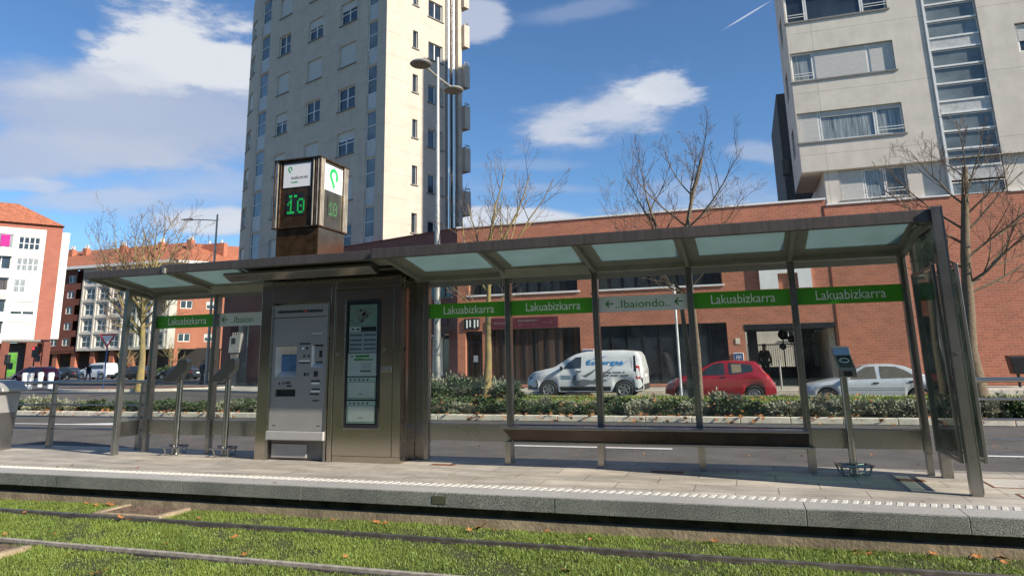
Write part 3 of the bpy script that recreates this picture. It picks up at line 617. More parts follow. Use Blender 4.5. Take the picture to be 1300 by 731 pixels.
wall(b, P2b, 7.7, 20, 7.0, 8.9, [(8.25, 10.8, 7.50, 8.78), (12.2, 14.2, 7.3, 8.9)], .2)
b.add([(.86, .18, 7.0), (.86, 12, 7.0), (.86, 12, 8.9), (.86, .18, 8.9)], [(0, 1, 2, 3)])
pbox(b, P2, 9.25, 20, 12, 12.1, 7, 32); pbox(b, P2, 9.3, 20, .3, 11.9, 31.9, 31.99); pbox(b, P2, 6.86, 9.15, .3, 4.4, 31.9, 31.99); pbox(b, P2, 6.86, 9.15, .5, 4.4, 8.84, 8.86)
b.add([(13.16, 0, 0), (13.16, 12, 0), (13.16, 12, 32), (13.16, 0, 32)], [(0, 1, 2, 3)])
b.build('wall', M['tower2'], T2)
wd = lambda a, b_, z0, z1, **k: window(T2, P2, a, b_, z0, z1, **{**dict(cols=1, rows=1, dep=.15, sill=False, fw=.06), **k})
# row 15.68
wd(6.90, 7.70, 15.70, 17.0); wd(7.72, 9.95, 15.70, 17.0); wd(9.97, 10.9, 15.70, 17.0)
wd(6.90, 7.78, 12.91, 14.2, pane='curtain'); wd(7.80, 9.95, 12.91, 14.2, shutter=1); wd(9.97, 10.92, 12.91, 14.2, shutter=1)
wd(6.90, 7.75, 10.12, 11.42, shutter=1); wd(7.77, 9.90, 10.12, 11.42, pane='curtain', shutter=.2); wd(9.92, 10.92, 10.12, 11.42, pane='curtain', shutter=.15)
for (a, b_, p, s_) in ((8.27, 9.2, 'curtain', 1), (9.22, 9.98, 'curtain', 0), (10.0, 10.78, 'window_blue', 0)): window(T2, P2b, a, b_, 7.52, 8.76, 1, 1, .12, p, False, .05, shutter=s_)
for z0 in (10.1, 12.95, 15.7): wd(15.4, 17.4, z0+.02, z0+1.2, cols=2, shutter=.6)
for z0 in (7.42, 10.03, 12.82, 15.61):
    b = MB()
    if z0 > 8: pbox(b, P2, 6.80, 11.0, -.05, .12, z0, z0+.07)
    else: pbox(b, P2b, 8.2, 10.85, -.05, .12, z0, z0+.07)
    b.build('window_ledge', M['sill'], T2)
for (a, b_, z0) in ((6.98, 7.7, 15.75), (9.97, 10.9, 15.75), (6.98, 7.78, 12.96), (9.97, 10.9, 10.17), (10.0, 10.78, 7.57)):
    g = MB()
    for q in (.12, .24): pbox(g, P2, a, b_, -.03, 0, z0+q, z0+q+.025)
    g.build('window_rail', M['frame_white'], T2)
k_ = 0
for i in range(9):
    zb = 7.95+2.79*i
    if i == 0: rows_ = [(7.35, 7.86)]
    else: rows_ = []
    rows_ += [(zb+.52+.757*j, zb+.52+.757*j+.70) for j in range(3)]
    for (za, zc) in rows_:
        if zc > 31: continue
        w_ = window(T2, P2, 12.30, 14.13, za, zc, 1, 1, .14, 'window_blue', False, .03); w_.name = 'stair_window'
    g = MB(); pbox(g, P2, 12.30, 14.13, .10, .19, zb, min(zb+.50, 31)); g.build('spandrel_panel', M['sp'], T2)
g = MB()
for i in range(9):
    for j in range(4): 
        z_ = 8.44+2.79*i+.757*j
        if z_ < 31: pbox(g, P2, 12.30, 14.13, .06, .12, z_, z_+.07)
pbox(g, P2, 12.20, 12.28, -.05, .2, 7.37, 31.5)
g.build('glazing_bar', M['frame_white'], T2)
wa, wb2 = aty(985, 120, 36), aty(1004, 250, 36)
W2 = empty('dark_block', (wa.x, 36, 0), 0, 'narrow dark grey block peeping out left of the beige tower', 'building')
box('wall', mat('dark_grey_cladding', (.10, .10, .10), .8), 0, 8, 0, 9, 0, wa.z, W2)
b = MB(); 
bm_ = mat('dark_grey_balcony', (.13, .13, .13), .8)
for i in range(int((wa.z-4)/2.9)): MB().box(-.08, .3, -.15, .5, 3+2.9*i, 3.9+2.9*i).build('balcony', bm_, W2)
# cream building seen through the passage
CB = empty('courtyard_building', (4, 52, 0), 0, 'cream building seen through the entrance passage', 'building')
b = MB(); xw0, xw1 = aty(989, 425, 52).x-4, aty(1013, 425, 52).x-4; cw = [(xw0, xw1, 2.35, 3.1), (xw0+4, xw1+4, 2.35, 3.1), (xw0-4.5, xw1-4.5, 2.35, 3.1)]; wall(b, PW, -3, 12, 0, 9, cw, .2); pbox(b, PW, -3, 9, 5, 5.1, 0, 9); b.build('wall', M['cream'], CB)
for a in cw: window(CB, PW, *a, 2)
# ---------- left: white / brick block
cL = CPOS+ray(78, 400)*95
L1 = empty('white_apartment_block', (cL.x, cL.y, 0), R(56.4), 'white and brick apartment block at the left edge with magenta curtain', 'building')
h1 = []
for i, (a, b_, z0, z1) in enumerate(((-5.75, -3.35, 16.3, 18.0), (-5.72, -3.25, 13.5, 15.2), (-5.75, -4.4, 10.7, 12.4), (-5.75, -3.1, 7.9, 9.6), (-5.75, -3.1, 5.3, 7.0))): h1.append((a, b_, z0, z1))
h1b = [(-10.5, -6.3, 16.4+.0-2.75*i, 18.2-2.75*i) for i in range(5)]
b = MB(); wall(b, PW, -22, -2.78, 4.78, 19.1, h1+h1b, .2); b.build('white_wall', M['white_wall'], L1)
b = MB(); wall(b, PW, -2.78, -.95, 4.78, 19.1, [], .2); pbox(b, PW, -22, -.95, 0, .2, 19.1, 19.75); pbox(b, PW, -.96, -.95, 0, 10, 4.78, 19.75); b.build('brick_wall', brickmat('panel_brick', (.36, .125, .085), (.33, .11, .075), (.28, .12, .09), sx=.6, sz=.3), L1)
b = MB(); pbox(b, PW, -.94, .0, .4, 9, 4.9, 19.0); b.build('stair_wall', M['white_wall'], L1)
b = MB(); b.add([(-22, -.4, 19.76), (-.8, -.4, 19.76), (-.8, 10, 19.76), (-22, 10, 19.76), (-20, 5, 23.2), (-6, 5, 23.2)], [(0, 1, 5, 4), (1, 2, 5), (2, 3, 4, 5), (3, 0, 4)]); b.build('roof', M['tile'], L1)
b = MB(); pbox(b, PW, -22, -2.0, 0, 4, 4.5, 4.779)
b.build('soffit', M['sill'], L1)
b = MB(); 
for (a, c_) in ((-3.5, -2.3), (-1.6, -.8), (-8.3, -7.4), (-6.2, -5.3), (-12, -11)): pbox(b, PW, a, c_, .1, .9, 0, 4.499)
pbox(b, PW, -22, -.8, 9.5, 10, 0, 4.5); b.build('column', M['brick_dark'], L1)
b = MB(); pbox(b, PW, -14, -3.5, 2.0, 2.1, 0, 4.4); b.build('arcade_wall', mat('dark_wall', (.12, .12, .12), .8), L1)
g = MB(); g.prism([(-14, .2), (-4.2, .2), (-4.2, 3.2), (-5.5, 3.1), (-6.6, 2.4), (-8.0, 2.0), (-14, 2.2)], 'y', 1.95, 1.99); g.build('mural', mat('green_mural', (.10, .36, .04), .8, var=.5, vs=.8, col2=(.02, .06, .01)), L1)
for i, (a, b_, z0, z1) in enumerate(h1):
    window(L1, PW, a, b_, z0, z1, 4 if i < 2 else 2, 2, .12, ('window', 'curtain', 'curtain', 'window', 'shutter')[i], False, .09, shutter=(0, 0, 0, .75, 1)[i])
for i, (a, b_, z0, z1) in enumerate(h1b):
    window(L1, PW, a, b_, z0, z1, 4, 1, .15, ('curtain', 'window', 'shop_pane', 'window', 'window')[i], False, .09)
    g = MB(); pbox(g, PW, -10.6, -6.25, -.35, -.02, z0-1.1, z0-.05); g.build('balcony', M['cream' if i in (0, 2) else 'white_wall'], L1)
g = MB(); pbox(g, PW, -7.7, -6.7, .05, .12, 16.6, 18.1); g.build('curtain', mat('magenta_cloth', (.45, .015, .22), .8), L1)
# ---------- left: brown / white / orange block with tiled roof
c2 = CPOS+ray(211, 441)*120
L2 = empty('tiled_roof_block', (c2.x, c2.y, 0), 0, 'long apartment block with orange tiled roof and chimneys at the far left', 'building')
def PX_(s, d, z): return (s, d, z)
c56, s56 = math.cos(R(56.4)), math.sin(R(56.4))
def P3(s, d, z): return (s*c56-d*s56, s*s56+d*c56, z)
hw, hb, ho = [], [], []
for i in range(5):
    z0 = 4.55+2.78*i
    for j in range(6): hw.append((-18.9+3.15*j, -16.6+3.15*j, z0, z0+2.0))
    for a in (-26.2, -23.3): hb.append((a, a+1.7, z0+.4, z0+1.7))
    for a in (1.7, 6.0, 9.2): ho.append((a, a+2.0, z0+.6, z0+2.0))
b = MB(); wall(b, PX_, -19.6, 0, 4.0, 18.4, hw, .3); wall(b, P3, 0, 1.2, 4.0, 18.4, [], .2); b.build('cream_wall', M['cream'], L2)
b = MB(); wall(b, PX_, -34, -21.2, 3.6, 18.4, hb, .25); pbox(b, PX_, -27, -19.62, 1.5, 2, 3.6, 18.4); b.build('brown_wall', M['brick_dark'], L2)
b = MB()
for i in range(5): pbox(b, PX_, -21.19, -19.63, 0, 1.49, 3.7+2.78*i, 4.8+2.78*i)
b.build('balcony', M['brick_dark'], L2)
b = MB(); wall(b, P3, 1.2, 26, 4.0, 18.4, ho, .25); b.build('orange_wall', M['brick_orange'], L2)
for h in hw: window(L2, PX_, *h, 2, 2, .2, 'window', False, .14)
for h in hb: window(L2, PX_, *h, 2, 1, .15, 'window', False, .12)
for i, h in enumerate(ho): window(L2, P3, *h, 2, 1, .15, 'window', False, .12, shutter=(0, .5, 1)[i % 3])
b = MB()
for i in range(6): pbox(b, PX_, -19.7, .1, -.12, .0, 4.0+2.78*i, 4.35+2.78*i)
for j in range(7): pbox(b, PX_, -19.7+3.15*j, -19.35+3.15*j, -.15, -.01, 4.36, 18.3)
b.build('facade_grid', M['cream'], L2)
e0 = (-36, -1.0, 18.9); 
b = MB(); b.add([(-36, -1, 18.9), (0.6, -1, 18.9), P3(26, -1, 18.9), (-36, 8, 23.4), (-5, 8, 23.4), P3(20, 8, 23.4), P3(26, 14, 18.9), (-36, 16, 18.9)], [(0, 1, 4, 3), (1, 2, 5, 4), (2, 6, 5), (3, 4, 5, 6, 7)]); 
rf = b.build('roof', M['tile'], L2)
b = MB(); pbox(b, PX_, -36, .6, -1.05, .3, 18.4, 18.88); pbox(b, P3, 0.6, 26, -1.0, .3, 18.4, 18.87); b.build('eaves', M['white_wall'], L2)
def chim(x, y, z, w=1.0, h=1.1):
    c = MB(); c.box(x-w/2, x+w/2, y-.5, y+.5, z-1.8, z+h); o_ = c.build('chimney', M['brick_orange'], rf)
    c = MB()
    for q in (-.3, .3): c.lathe([(.16, 0), (.16, .5), (.22, .55), (.22, .62)], (x+q*w, y, z+h), 8)
    c.build('chimney_pot', M['kerb'], o_)
for x in (-33, -29.5, -26, -17, -8, -1.5): chim(x, 5.5, 22.2)
p_ = P3(8, 4, 0); chim(p_[0], p_[1], 21.3, 4.6, 1.6)
b = MB()
for j in range(9): b = MB(); pbox(b, PX_, -34+4.3*j, -33+4.3*j, .3, 1.1, 0, 4.0); b.build('arcade_pillar', M['brick_orange'], L2)
for j in range(7): b = MB(); pbox(b, P3, 1+4*j, 2+4*j, .3, 1.1, 0, 4.0); b.build('arcade_pillar', M['brick_orange'], L2)
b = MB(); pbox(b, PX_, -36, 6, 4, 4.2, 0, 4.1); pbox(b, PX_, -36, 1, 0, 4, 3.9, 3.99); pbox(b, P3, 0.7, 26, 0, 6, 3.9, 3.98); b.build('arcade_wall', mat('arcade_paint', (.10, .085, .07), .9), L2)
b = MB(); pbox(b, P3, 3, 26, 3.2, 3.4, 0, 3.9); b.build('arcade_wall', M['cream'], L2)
# ---------- brown brick building across the track, behind the photographer (it shows only in the steel and glass)
BB = empty('opposite_building', (0, -34, 0), 0, 'brown brick apartment building opposite the stop', 'building')
b = MB(); wall(b, lambda s, d, z: (s, -d, z), -45, 45, 0, 13, [(-43+4*i, -41+4*i, 2+3*j, 3.5+3*j) for i in range(22) for j in range(3)], .3); b.box(-45, 45, -12, -11.9, 0, 13); b.box(-45, 45, -12, -.3, 12.9, 13); b.build('wall', brickmat('tan_brick', (.12, .06, .026), (.10, .05, .022), (.09, .05, .03)), BB)
b = MB(); b.box(-44, 44, -.35, -.3, 1, 12); b.build('window_band', M['window'], BB)

# ================================================================== TRAM SHELTER
w_ = 1.127
SH = empty('tram_shelter', (0, 0, 0), 0, 'steel and glass tram shelter with green name bands and glazed roof', 'tram shelter')
UZ = mat('roof_glass', (.42, .62, .60), .3)
def roofglass():
    m = bpy.data.materials.new('teal_roof_glass'); m.use_nodes = True; t = m.node_tree; t.nodes.clear()
    tr = N(t, 'ShaderNodeBsdfTransparent'); tr.inputs[0].default_value = (.36, .44, .44, 1)
    tl = N(t, 'ShaderNodeBsdfTranslucent'); tl.inputs[0].default_value = (.52, .66, .64, 1)
    df = N(t, 'ShaderNodeBsdfDiffuse'); df.inputs[0].default_value = (.34, .43, .42, 1)
    tcn = N(t, 'ShaderNodeTexCoord'); nn = N(t, 'ShaderNodeTexNoise', i_Scale=2.5, i_Detail=7.0); t.links.new(tcn.outputs['Object'], nn.inputs['Vector'])
    r = N(t, 'ShaderNodeMapRange'); r.inputs['To Min'].default_value = .35; r.inputs['To Max'].default_value = .65; t.links.new(nn.outputs[0], r.inputs[0])
    a = N(t, 'ShaderNodeMixShader'); t.links.new(r.outputs[0], a.inputs[0]); t.links.new(tl.outputs[0], a.inputs[1]); t.links.new(df.outputs[0], a.inputs[2])
    b = N(t, 'ShaderNodeMixShader'); b.inputs[0].default_value = .30; t.links.new(a.outputs[0], b.inputs[1]); t.links.new(tr.outputs[0], b.inputs[2])
    g = N(t, 'ShaderNodeBsdfGlossy'); g.inputs['Roughness'].default_value = .1
    c = N(t, 'ShaderNodeMixShader'); c.inputs[0].default_value = .05; t.links.new(b.outputs[0], c.inputs[1]); t.links.new(g.outputs[0], c.inputs[2])
    o = N(t, 'ShaderNodeOutputMaterial'); t.links.new(c.outputs[0], o.inputs[0]); return m
M['roofglass'] = roofglass()
def bolt(mb, x, y, z, ax='y', r=.008):
    d = {'y': (0, -.006, 0), 'x': (-.006, 0, 0)}[ax]; mb.cyl((x, y, z), (x+d[0], y+d[1], z+d[2]), r, n=8)
# posts
for k_ in (-4, -3, 0, 1, 2, 3, 4, 5):
    X = k_*w_; p = MB()
    p.box(X-.036, X+.036, -.055, .045, .22, 2.27)
    p.box(X-.030, X+.030, -.045, .035, -.005, .22)
    po = p.build('post', M['steel_dark'], SH, bevel=.004)
    g = MB().box(X-.006, X+.006, -.062, -.0555, .46, 2.24); g.build('highlight_strip', M['steel'], po)  # bright strip added as the highlight on the post
# glass + lower panels + bands
bays = [(-4, -3, 'g', 1), (-3, -2.10, 'w', 0), (0, 1, 'g', 1), (1, 2, 'g', 1), (2, 3, 'w', 1), (3, 4, 'g', 1), (4, 5, 'g', 1)]
for a, b_, kd, full in bays:
    x0, x1 = a*w_+.037, b_*w_-.037
    p = MB().box(x0, x1, .008, .018, .455, 2.25).build('glass_pane', M['glass'], SH)
    p = MB().box(x0, x1, -.022, .012, .245, .44).box(x0, x1, -.026, .014, .44, .452)
    p.build('lower_panel', M['steel'], SH, bevel=.004)
    x1b = x1 if full else (-3+1)*w_-.037
    bd = MB().box(x0, x1, -.004, .0075, 1.768, 1.955).build('name_band', M['green_band' if kd == 'g' else 'grey_band'], SH)
    xc = (x0+x1)/2
    if kd == 'g': text('lettering', 'Lakuabizkarra', .70, M['letter'], bd, face_y(xc+.02, -.0045, 1.868), height=.105)
    else:
        xc = (x0+(a+1)*w_-.037)/2
        tx = '..Ibaiondo..' if full else '..Ibaion'
        if full: text('lettering', tx, .65, M['letter_green'], bd, face_y(xc, -.0045, 1.858), height=.092)
        else: text('lettering', tx, .40, M['letter_green'], bd, face_y(x0+.40, -.0045, 1.858), height=.092)
        for xx in ((x0+.13, x1-.10) if full else (x0+.10,)):
            ar = MB().box(xx-.045, xx+.05, -.0065, -.0042, 1.858, 1.872)
            for s_ in (1, -1):
                ar.add([(xx-.052, -.0065, 1.865), (xx-.01, -.0065, 1.865+.045*s_), (xx+.006, -.0065, 1.865+.038*s_), (xx-.03, -.0065, 1.865)], [(0, 1, 2, 3) if s_ > 0 else (3, 2, 1, 0)])
            ar.build('arrow', M['letter_green'], bd)
# back beam
for (x0, x1) in ((-4.60, -2.31), (-.17, 5.70)):
    MB().box(x0, x1, -.075, .065, 2.255, 2.40).box(x0, x1, -.085, .07, 2.40, 2.425).build('back_beam', M['underside'], SH, bevel=.004)
for (x0, x1) in ((-3*w_-.06, -2.32), (w_-.05, 2*w_-.03)):
    MB().prism([(-.24, 2.33), (-.24, 2.41), (-.0755, 2.42), (-.0755, 2.235), (-.12, 2.235)], 'x', x0, x1).build('blind_housing', M['underside'], SH, bevel=.004)
# roof
def roofz(y): return 2.262+(-.06-y)*.163            # underside of the ribs
def rib(x, hw=.022, y0=-1.13, y1=-.06, h=.13):
    m = MB().hexa([(x-hw, y0, roofz(y0)), (x+hw, y0, roofz(y0)), (x+hw, y1, roofz(y1)), (x-hw, y1, roofz(y1)), (x-hw, y0, roofz(y0)+.07), (x+hw, y0, roofz(y0)+.07), (x+hw, y1, roofz(y1)+h), (x-hw, y1, roofz(y1)+h)])
    m.build('roof_rib', M['underside'], SH, bevel=.003)
for k_ in (1, 2, 3, 4): rib(k_*w_)
rib(-.10); rib(5.66, .03); rib(-3*w_); rib(-4.56, .03, -1.0); rib(-4.80, .02, -1.0, .3)
def plate(x0, x1, y0, y1, m, name, up=.052, th=.012):
    z0, z1 = roofz(y0)+up, roofz(y1)+up
    MB().hexa([(x0, y0, z0), (x1, y0, z0), (x1, y1, z1), (x0, y1, z1), (x0, y0, z0+th), (x1, y0, z0+th), (x1, y1, z1+th), (x0, y1, z1+th)]).build(name, M[m], SH)
edges = [-.07, w_-.023, w_+.023, 2*w_-.023, 2*w_+.023, 3*w_-.023, 3*w_+.023, 4*w_-.023, 4*w_+.023, 5.62]
for i in range(0, 10, 2):
    x0, x1 = edges[i], edges[i+1]
    gm, gr = (.16, .05) if i < 2 else (.13, .05)
    plate(x0, x0+gm, -1.13, -.08, 'underside', 'roof_frame'); plate(x1-gr, x1, -1.13, -.08, 'underside', 'roof_frame'); plate(x0+gm, x1-gr, -.27, -.08, 'underside', 'roof_frame')
    plate(x0+gm, x1-gr, -1.13, -.27, 'roofglass', 'roof_glass', .06, .008)
for x0, x1 in ((-4.53, -3*w_-.023), (-3*w_+.023, -2.33)):
    gm = .12
    plate(x0, x0+gm, -1.0, -.08, 'underside', 'roof_frame'); plate(x1-.05, x1, -1.0, -.08, 'underside', 'roof_frame'); plate(x0+gm, x1-.05, -.27, -.08, 'underside', 'roof_frame')
    plate(x0+gm, x1-.05, -1.0, -.27, 'roofglass', 'roof_glass', .06, .008)
plate(-4.79, -4.59, -1.0, .3, 'underside', 'roof_frame')
plate(-2.33, -.125, -1.08, .3, 'underside', 'kiosk_roof', .075, .02)
plate(-4.8, -.2, .066, .45, 'underside', 'roof_rear', .06, .02); plate(-.2, 5.68, .066, .50, 'underside', 'roof_rear', .06, .02)
MB().box(-.20, 5.70, -1.20, -1.135, 2.425, 2.545).build('front_fascia', M['fascia'], SH, bevel=.006)
MB().box(-4.85, -3*w_-.02, -1.07, -1.005, 2.432, 2.535).build('front_fascia', M['fascia'], SH, bevel=.006)
MB().box(-3*w_-.018, -.202, -1.10, -1.035, 2.435, 2.548).build('front_fascia', M['fascia'], SH, bevel=.006)
MB().box(-.21, -.201, -1.20, -1.11, 2.426, 2.546).build('fascia_end_cap', M['steel_bright'], SH)
# light housing under the roof by the kiosk
lh = MB().prism([(-.86, 2.385), (-.86, 2.42), (-.62, 2.42), (-.62, 2.32), (-.70, 2.315)], 'x', -2.62, -.40); lh.build('light_housing', M['steel'], SH, bevel=.003)
MB().box(-2.33, -.125, -.60, -.10, 2.40, 2.43).build('dark_soffit', M['black'], SH)
# left end pane
le = MB().box(-4.66, -4.59, -.49, -.41, -.005, 2.42); le.build('end_post', M['steel_dark'], SH, bevel=.005)
MB().box(-4.63, -4.62, -.405, -.06, .45, 2.24).build('end_glass', M['glass'], SH)
MB().box(-4.645, -4.605, -.405, -.06, .24, .45).build('end_panel', M['steel'], SH, bevel=.003)
MB().box(-4.645, -4.605, -.405, -.06, 2.24, 2.30).build('end_top_bar', M['steel'], SH, bevel=.003)
# right end: tall flat uprights with the tinted glass screen between
MB().box(5.70, 5.80, -1.20, -1.06, 2.47, 2.50).build('end_bracket', M['steel_dark'], SH)
fp = MB().hexa([(5.70, -1.20, 0), (5.79, -1.20, 0), (5.79, -1.11, 0), (5.70, -1.11, 0), (5.70, -1.24, 2.56), (5.79, -1.24, 2.56), (5.79, -1.14, 2.56), (5.70, -1.14, 2.56)])
fo = fp.build('end_post', M['steel_dark'], SH, bevel=.004)
MB().hexa([(5.79, -1.203, .02), (5.797, -1.203, .02), (5.797, -1.195, .02), (5.79, -1.195, .02), (5.79, -1.243, 2.56), (5.797, -1.243, 2.56), (5.797, -1.235, 2.56), (5.79, -1.235, 2.56)]).build('edge_strip', M['steel_bright'], fo)
bo = MB(); bolt(bo, 5.74, -1.225, 1.22, r=.014); bolt(bo, 5.765, -1.225, 1.225, r=.014); bolt(bo, 5.75, -1.222, .32, r=.01); bo.build('bolt', M['steel_bright'], fo)
MB().box(5.70, 5.80, -.20, -.10, 0, 2.40).build('end_post', M['steel_dark'], SH, bevel=.004)
MB().box(5.60, 5.78, -1.06, -.12, 2.415, 2.44).build('end_top_rail', M['steel_dark'], SH, bevel=.003)
MB().box(5.745, 5.755, -1.10, -.21, 2.06, 2.41).build('end_glass', M['glass_dark'], SH)
MB().box(5.60, 5.70, -.60, -.57, 2.12, 2.135).build('end_stay', M['steel_dark'], SH)
PC = empty('end_screen', (5.74, -.64, 0), 0, 'tall tinted double-glass end screen closing the right end of the shelter', 'glass screen')
c = MB()
for xx in (-.075, .135):
    pass
for xa, xb in ((-.075, -.045), (.115, .145)): c.box(xa, xb, -.475, -.445, .26, 2.03).box(xa, xb, .41, .44, .26, 2.03).box(xa, xb, -.445, .41, 2.00, 2.03).box(xa, xb, -.445, .41, .26, .29)
c.build('frame', M['steel_dark'], PC, bevel=.004)
box('front_glass', M['glass_dark'], -.062, -.056, -.44, .41, .30, 1.99, PC); box('back_glass', M['glass_dark'], .125, .13, -.44, .41, .30, 1.99, PC)

# ---- bench
BE = empty('bench', (2.8, -.2, 0), 0, 'long brown steel bench under the shelter', 'bench')
X0, X1 = 1.16-2.8, 4.49-2.8
b = MB()
b.prism([(-.25, .425), (-.27, .435), (-.27, .452), (-.25, .458), (.10, .445), (.10, .425)], 'x', X0, X1); b.build('seat', M['steel'], BE, bevel=.002)
b = MB(); b.hexa([(X0+.10, -.12, .285), (X1, -.12, .285), (X1, .10, .285), (X0+.10, .10, .285), (X0+.01, -.245, .424), (X1, -.245, .424), (X1, .10, .424), (X0+.01, .10, .424)])
b.build('apron', mat('brown_bench_panel', (.07, .052, .04), .45, .4, var=.15), BE)
b = MB().box(X0+.10, X1, -.135, .10, .262, .284); b.build('lower_rail', M['steel'], BE, bevel=.003)
for k_ in (1, 2, 3, 4):
    x = k_*w_-2.8; l = MB().box(x-.028, x+.045, .02, .10, 0, .262).box(x-.034, x+.05, .01, .11, 0, .008); l.build('leg', M['steel'], BE, bevel=.004)

# ---- kiosk
KI = empty('ticket_kiosk', (-1.24, -.2, 0), 0, 'brown steel kiosk housing the ticket machine and timetable case', 'kiosk')
kx = lambda x: x+1.24
def kb(name, m, x0, x1, y0, y1, z0, z1, parent=None, bevel=.003): return MB().box(kx(x0), kx(x1), y0+.2, y1+.2, z0, z1).build(name, M[m] if isinstance(m, str) else m, parent or KI, bevel)
kb('body', 'kiosk', -2.10, -.182, -.30, .16, .03, 2.33); kb('body', 'kiosk', -2.30, -2.13, -.42, .16, 0, 2.33)
kb('dark_gap_fill', 'black', -2.30, -.182, -.41, .14, 2.331, 2.40)  # black block in the open gap under the roof, its shade as colour
kb('header_panel', 'kiosk', -2.125, -1.215, -.418, -.301, 2.02, 2.325)
kb('divider_post', 'kiosk', -1.205, -1.135, -.43, -.301, 0, 2.325)
kb('divider_trim', 'steel_bright', -1.150, -1.140, -.436, -.4305, .02, 2.32, bevel=0)
kb('plinth', 'kiosk', -1.13, -.182, -.415, -.301, 0, .075)
dr = kb('door', 'kiosk', -1.125, -.295, -.428, -.301, .08, 2.16)
kb('door_header', 'kiosk', -1.13, -.19, -.424, -.301, 2.17, 2.325)
kb('corner_post', 'kiosk', -.288, -.180, -.424, -.301, 0.078, 2.165)
kb('door_gap', 'black', -.2945, -.2885, -.42, -.31, .08, 2.16, bevel=0)
b = MB(); 
for x in (-1.085, -.41): b.cyl((kx(x), -.228, 1.37 if x > -1 else 1.33), (kx(x), -.24, 1.37 if x > -1 else 1.33), .022, n=14)
b.build('lock', M['steel_bright'], dr)
hd = kb('door_plate', 'steel_bright', -.455, -.30, -.434, -.4285, 1.10, 1.165, dr); kb('plate_text', 'sill', -.44, -.33, -.4355, -.4341, 1.125, 1.145, dr, 0)
# right side
b = MB().box(kx(-.1815), kx(-.178), -.15, .30, .22, 2.16); b.build('side_panel', M['kiosk'], KI, bevel=.001)
b = MB()
for i in range(7): b.prism([(kx(-.178), .255+i*.028), (kx(-.162), .262+i*.028), (kx(-.178), .275+i*.028)], 'y', -.08, .16)
b.build('vent_grille', M['steel_bright'], KI)
kb('inner_post', 'steel_dark', -.178, -.06, .02, .15, 0, 2.26)
kb('side_lock', 'black', -.1775, -.168, -.325, -.30, 1.35, 1.40)
# ticket machine
TM = empty('ticket_machine', (-1.66, -.42, 0), 0, 'grey ticket vending machine with small screen set in the kiosk', 'ticket machine')
def tb(name, m, x0, x1, y0, y1, z0, z1, parent=None, bevel=.003): return MB().box(x0+1.66, x1+1.66, y0+.42, y1+.42, z0, z1).build(name, M[m] if isinstance(m, str) else m, parent or TM, bevel)
tb('side_frame', 'steel', -2.115, -2.085, -.44, -.31, 0, 2.0); tb('side_frame', 'steel', -1.25, -1.218, -.44, -.31, 0, 2.0)
hdp = tb('header', 'grey_plastic', -2.083, -1.252, -.438, -.31, 1.83, 1.995)
body = MB()
# front plate with recesses for screen and slots (tiled)
def PT(s, d, z): return (s+1.66, d-.01, z)
TH = [(-2.03, -1.70, 1.05, 1.44), (-1.475, -1.30, 1.17, 1.46), (-2.02, -1.70, .80, .89)]
wall(body, PT, -2.083, -1.252, .37, 1.82, TH, .09)
fpz = body.build('front_panel', M['grey_plastic'], TM)
kbk = tb('recess_back', 'grey_plastic', -2.08, -1.255, -.345, -.32, .40, 1.81, bevel=0)
sb = MB().add([PT(-2.03, 0.0, 1.05), PT(-1.70, 0.0, 1.05), PT(-1.72, .07, 1.12), PT(-1.98, .07, 1.12)], [(0, 1, 2, 3)]).add([PT(-2.03, 0, 1.05), PT(-1.98, .07, 1.12), PT(-1.98, .07, 1.34), PT(-2.03, 0, 1.44)], [(0, 1, 2, 3)]).add([PT(-2.03, 0, 1.44), PT(-1.98, .07, 1.34), PT(-1.72, .07, 1.34), PT(-1.70, 0, 1.44)], [(0, 1, 2, 3)])
sb.build('screen_surround', mat('pale_surround', (.48, .47, .45), .5), TM)
sc_ = MB().add([PT(-1.98, .068, 1.12), PT(-1.71, .068, 1.12), PT(-1.71, .068, 1.335), PT(-1.98, .068, 1.335)], [(0, 1, 2, 3)]); sc_.build('screen', mat('blue_screen', (.03, .06, .12), .15, var=.5, vs=8, emis=(.05, .12, .25), es=.12), TM)
sb = MB().add([PT(-1.475, 0, 1.17), PT(-1.30, 0, 1.17), PT(-1.32, .06, 1.23), PT(-1.44, .06, 1.23)], [(0, 1, 2, 3)]).add([PT(-1.475, 0, 1.17), PT(-1.44, .06, 1.23), PT(-1.44, .06, 1.44), PT(-1.475, 0, 1.46)], [(0, 1, 2, 3)]); sb.build('reader_surround', mat('pale_surround2', (.6, .6, .6), .5), TM)
tb('ticket_slot', 'black', -2.015, -1.705, -.39, -.37, .80, .89, bevel=0)
tb('reader', 'grey_plastic', -1.44, -1.31, -.40, -.36, 1.24, 1.44); tb('reader_keypad', 'black', -1.375, -1.335, -.404, -.4001, 1.30, 1.38, bevel=0)
mk = MB()
for (x0, x1, z0, z1) in ((-1.66, -1.50, 1.465, 1.485), (-1.64, -1.60, 1.40, 1.43), (-1.56, -1.53, 1.40, 1.43), (-1.66, -1.5, 1.22, 1.235), (-1.6, -1.57, 1.30, 1.33), (-1.53, -1.5, 1.30, 1.33), (-1.47, -1.33, .985, 1.005), (-1.43, -1.37, 1.05, 1.12), (-1.58, -1.55, 1.06, 1.10), (-1.53, -1.51, 1.06, 1.10),
                         (-1.45, -1.33, .88, .90), (-1.48, -1.34, .82, .84), (-1.86, -1.78, .965, .985), (-1.84, -1.76, .925, .945), (-1.96, -1.94, .95, .98), (-1.90, -1.88, .95, .98), (-1.44, -1.34, .74, .755), (-2.03, -1.98, .43, .437), (-1.36, -1.31, .43, .437)):
    MB().box(x0+1.66, x1+1.66, -.0125, -.0095, z0, z1).build('printed_mark', M['black'], TM)
mk = MB()
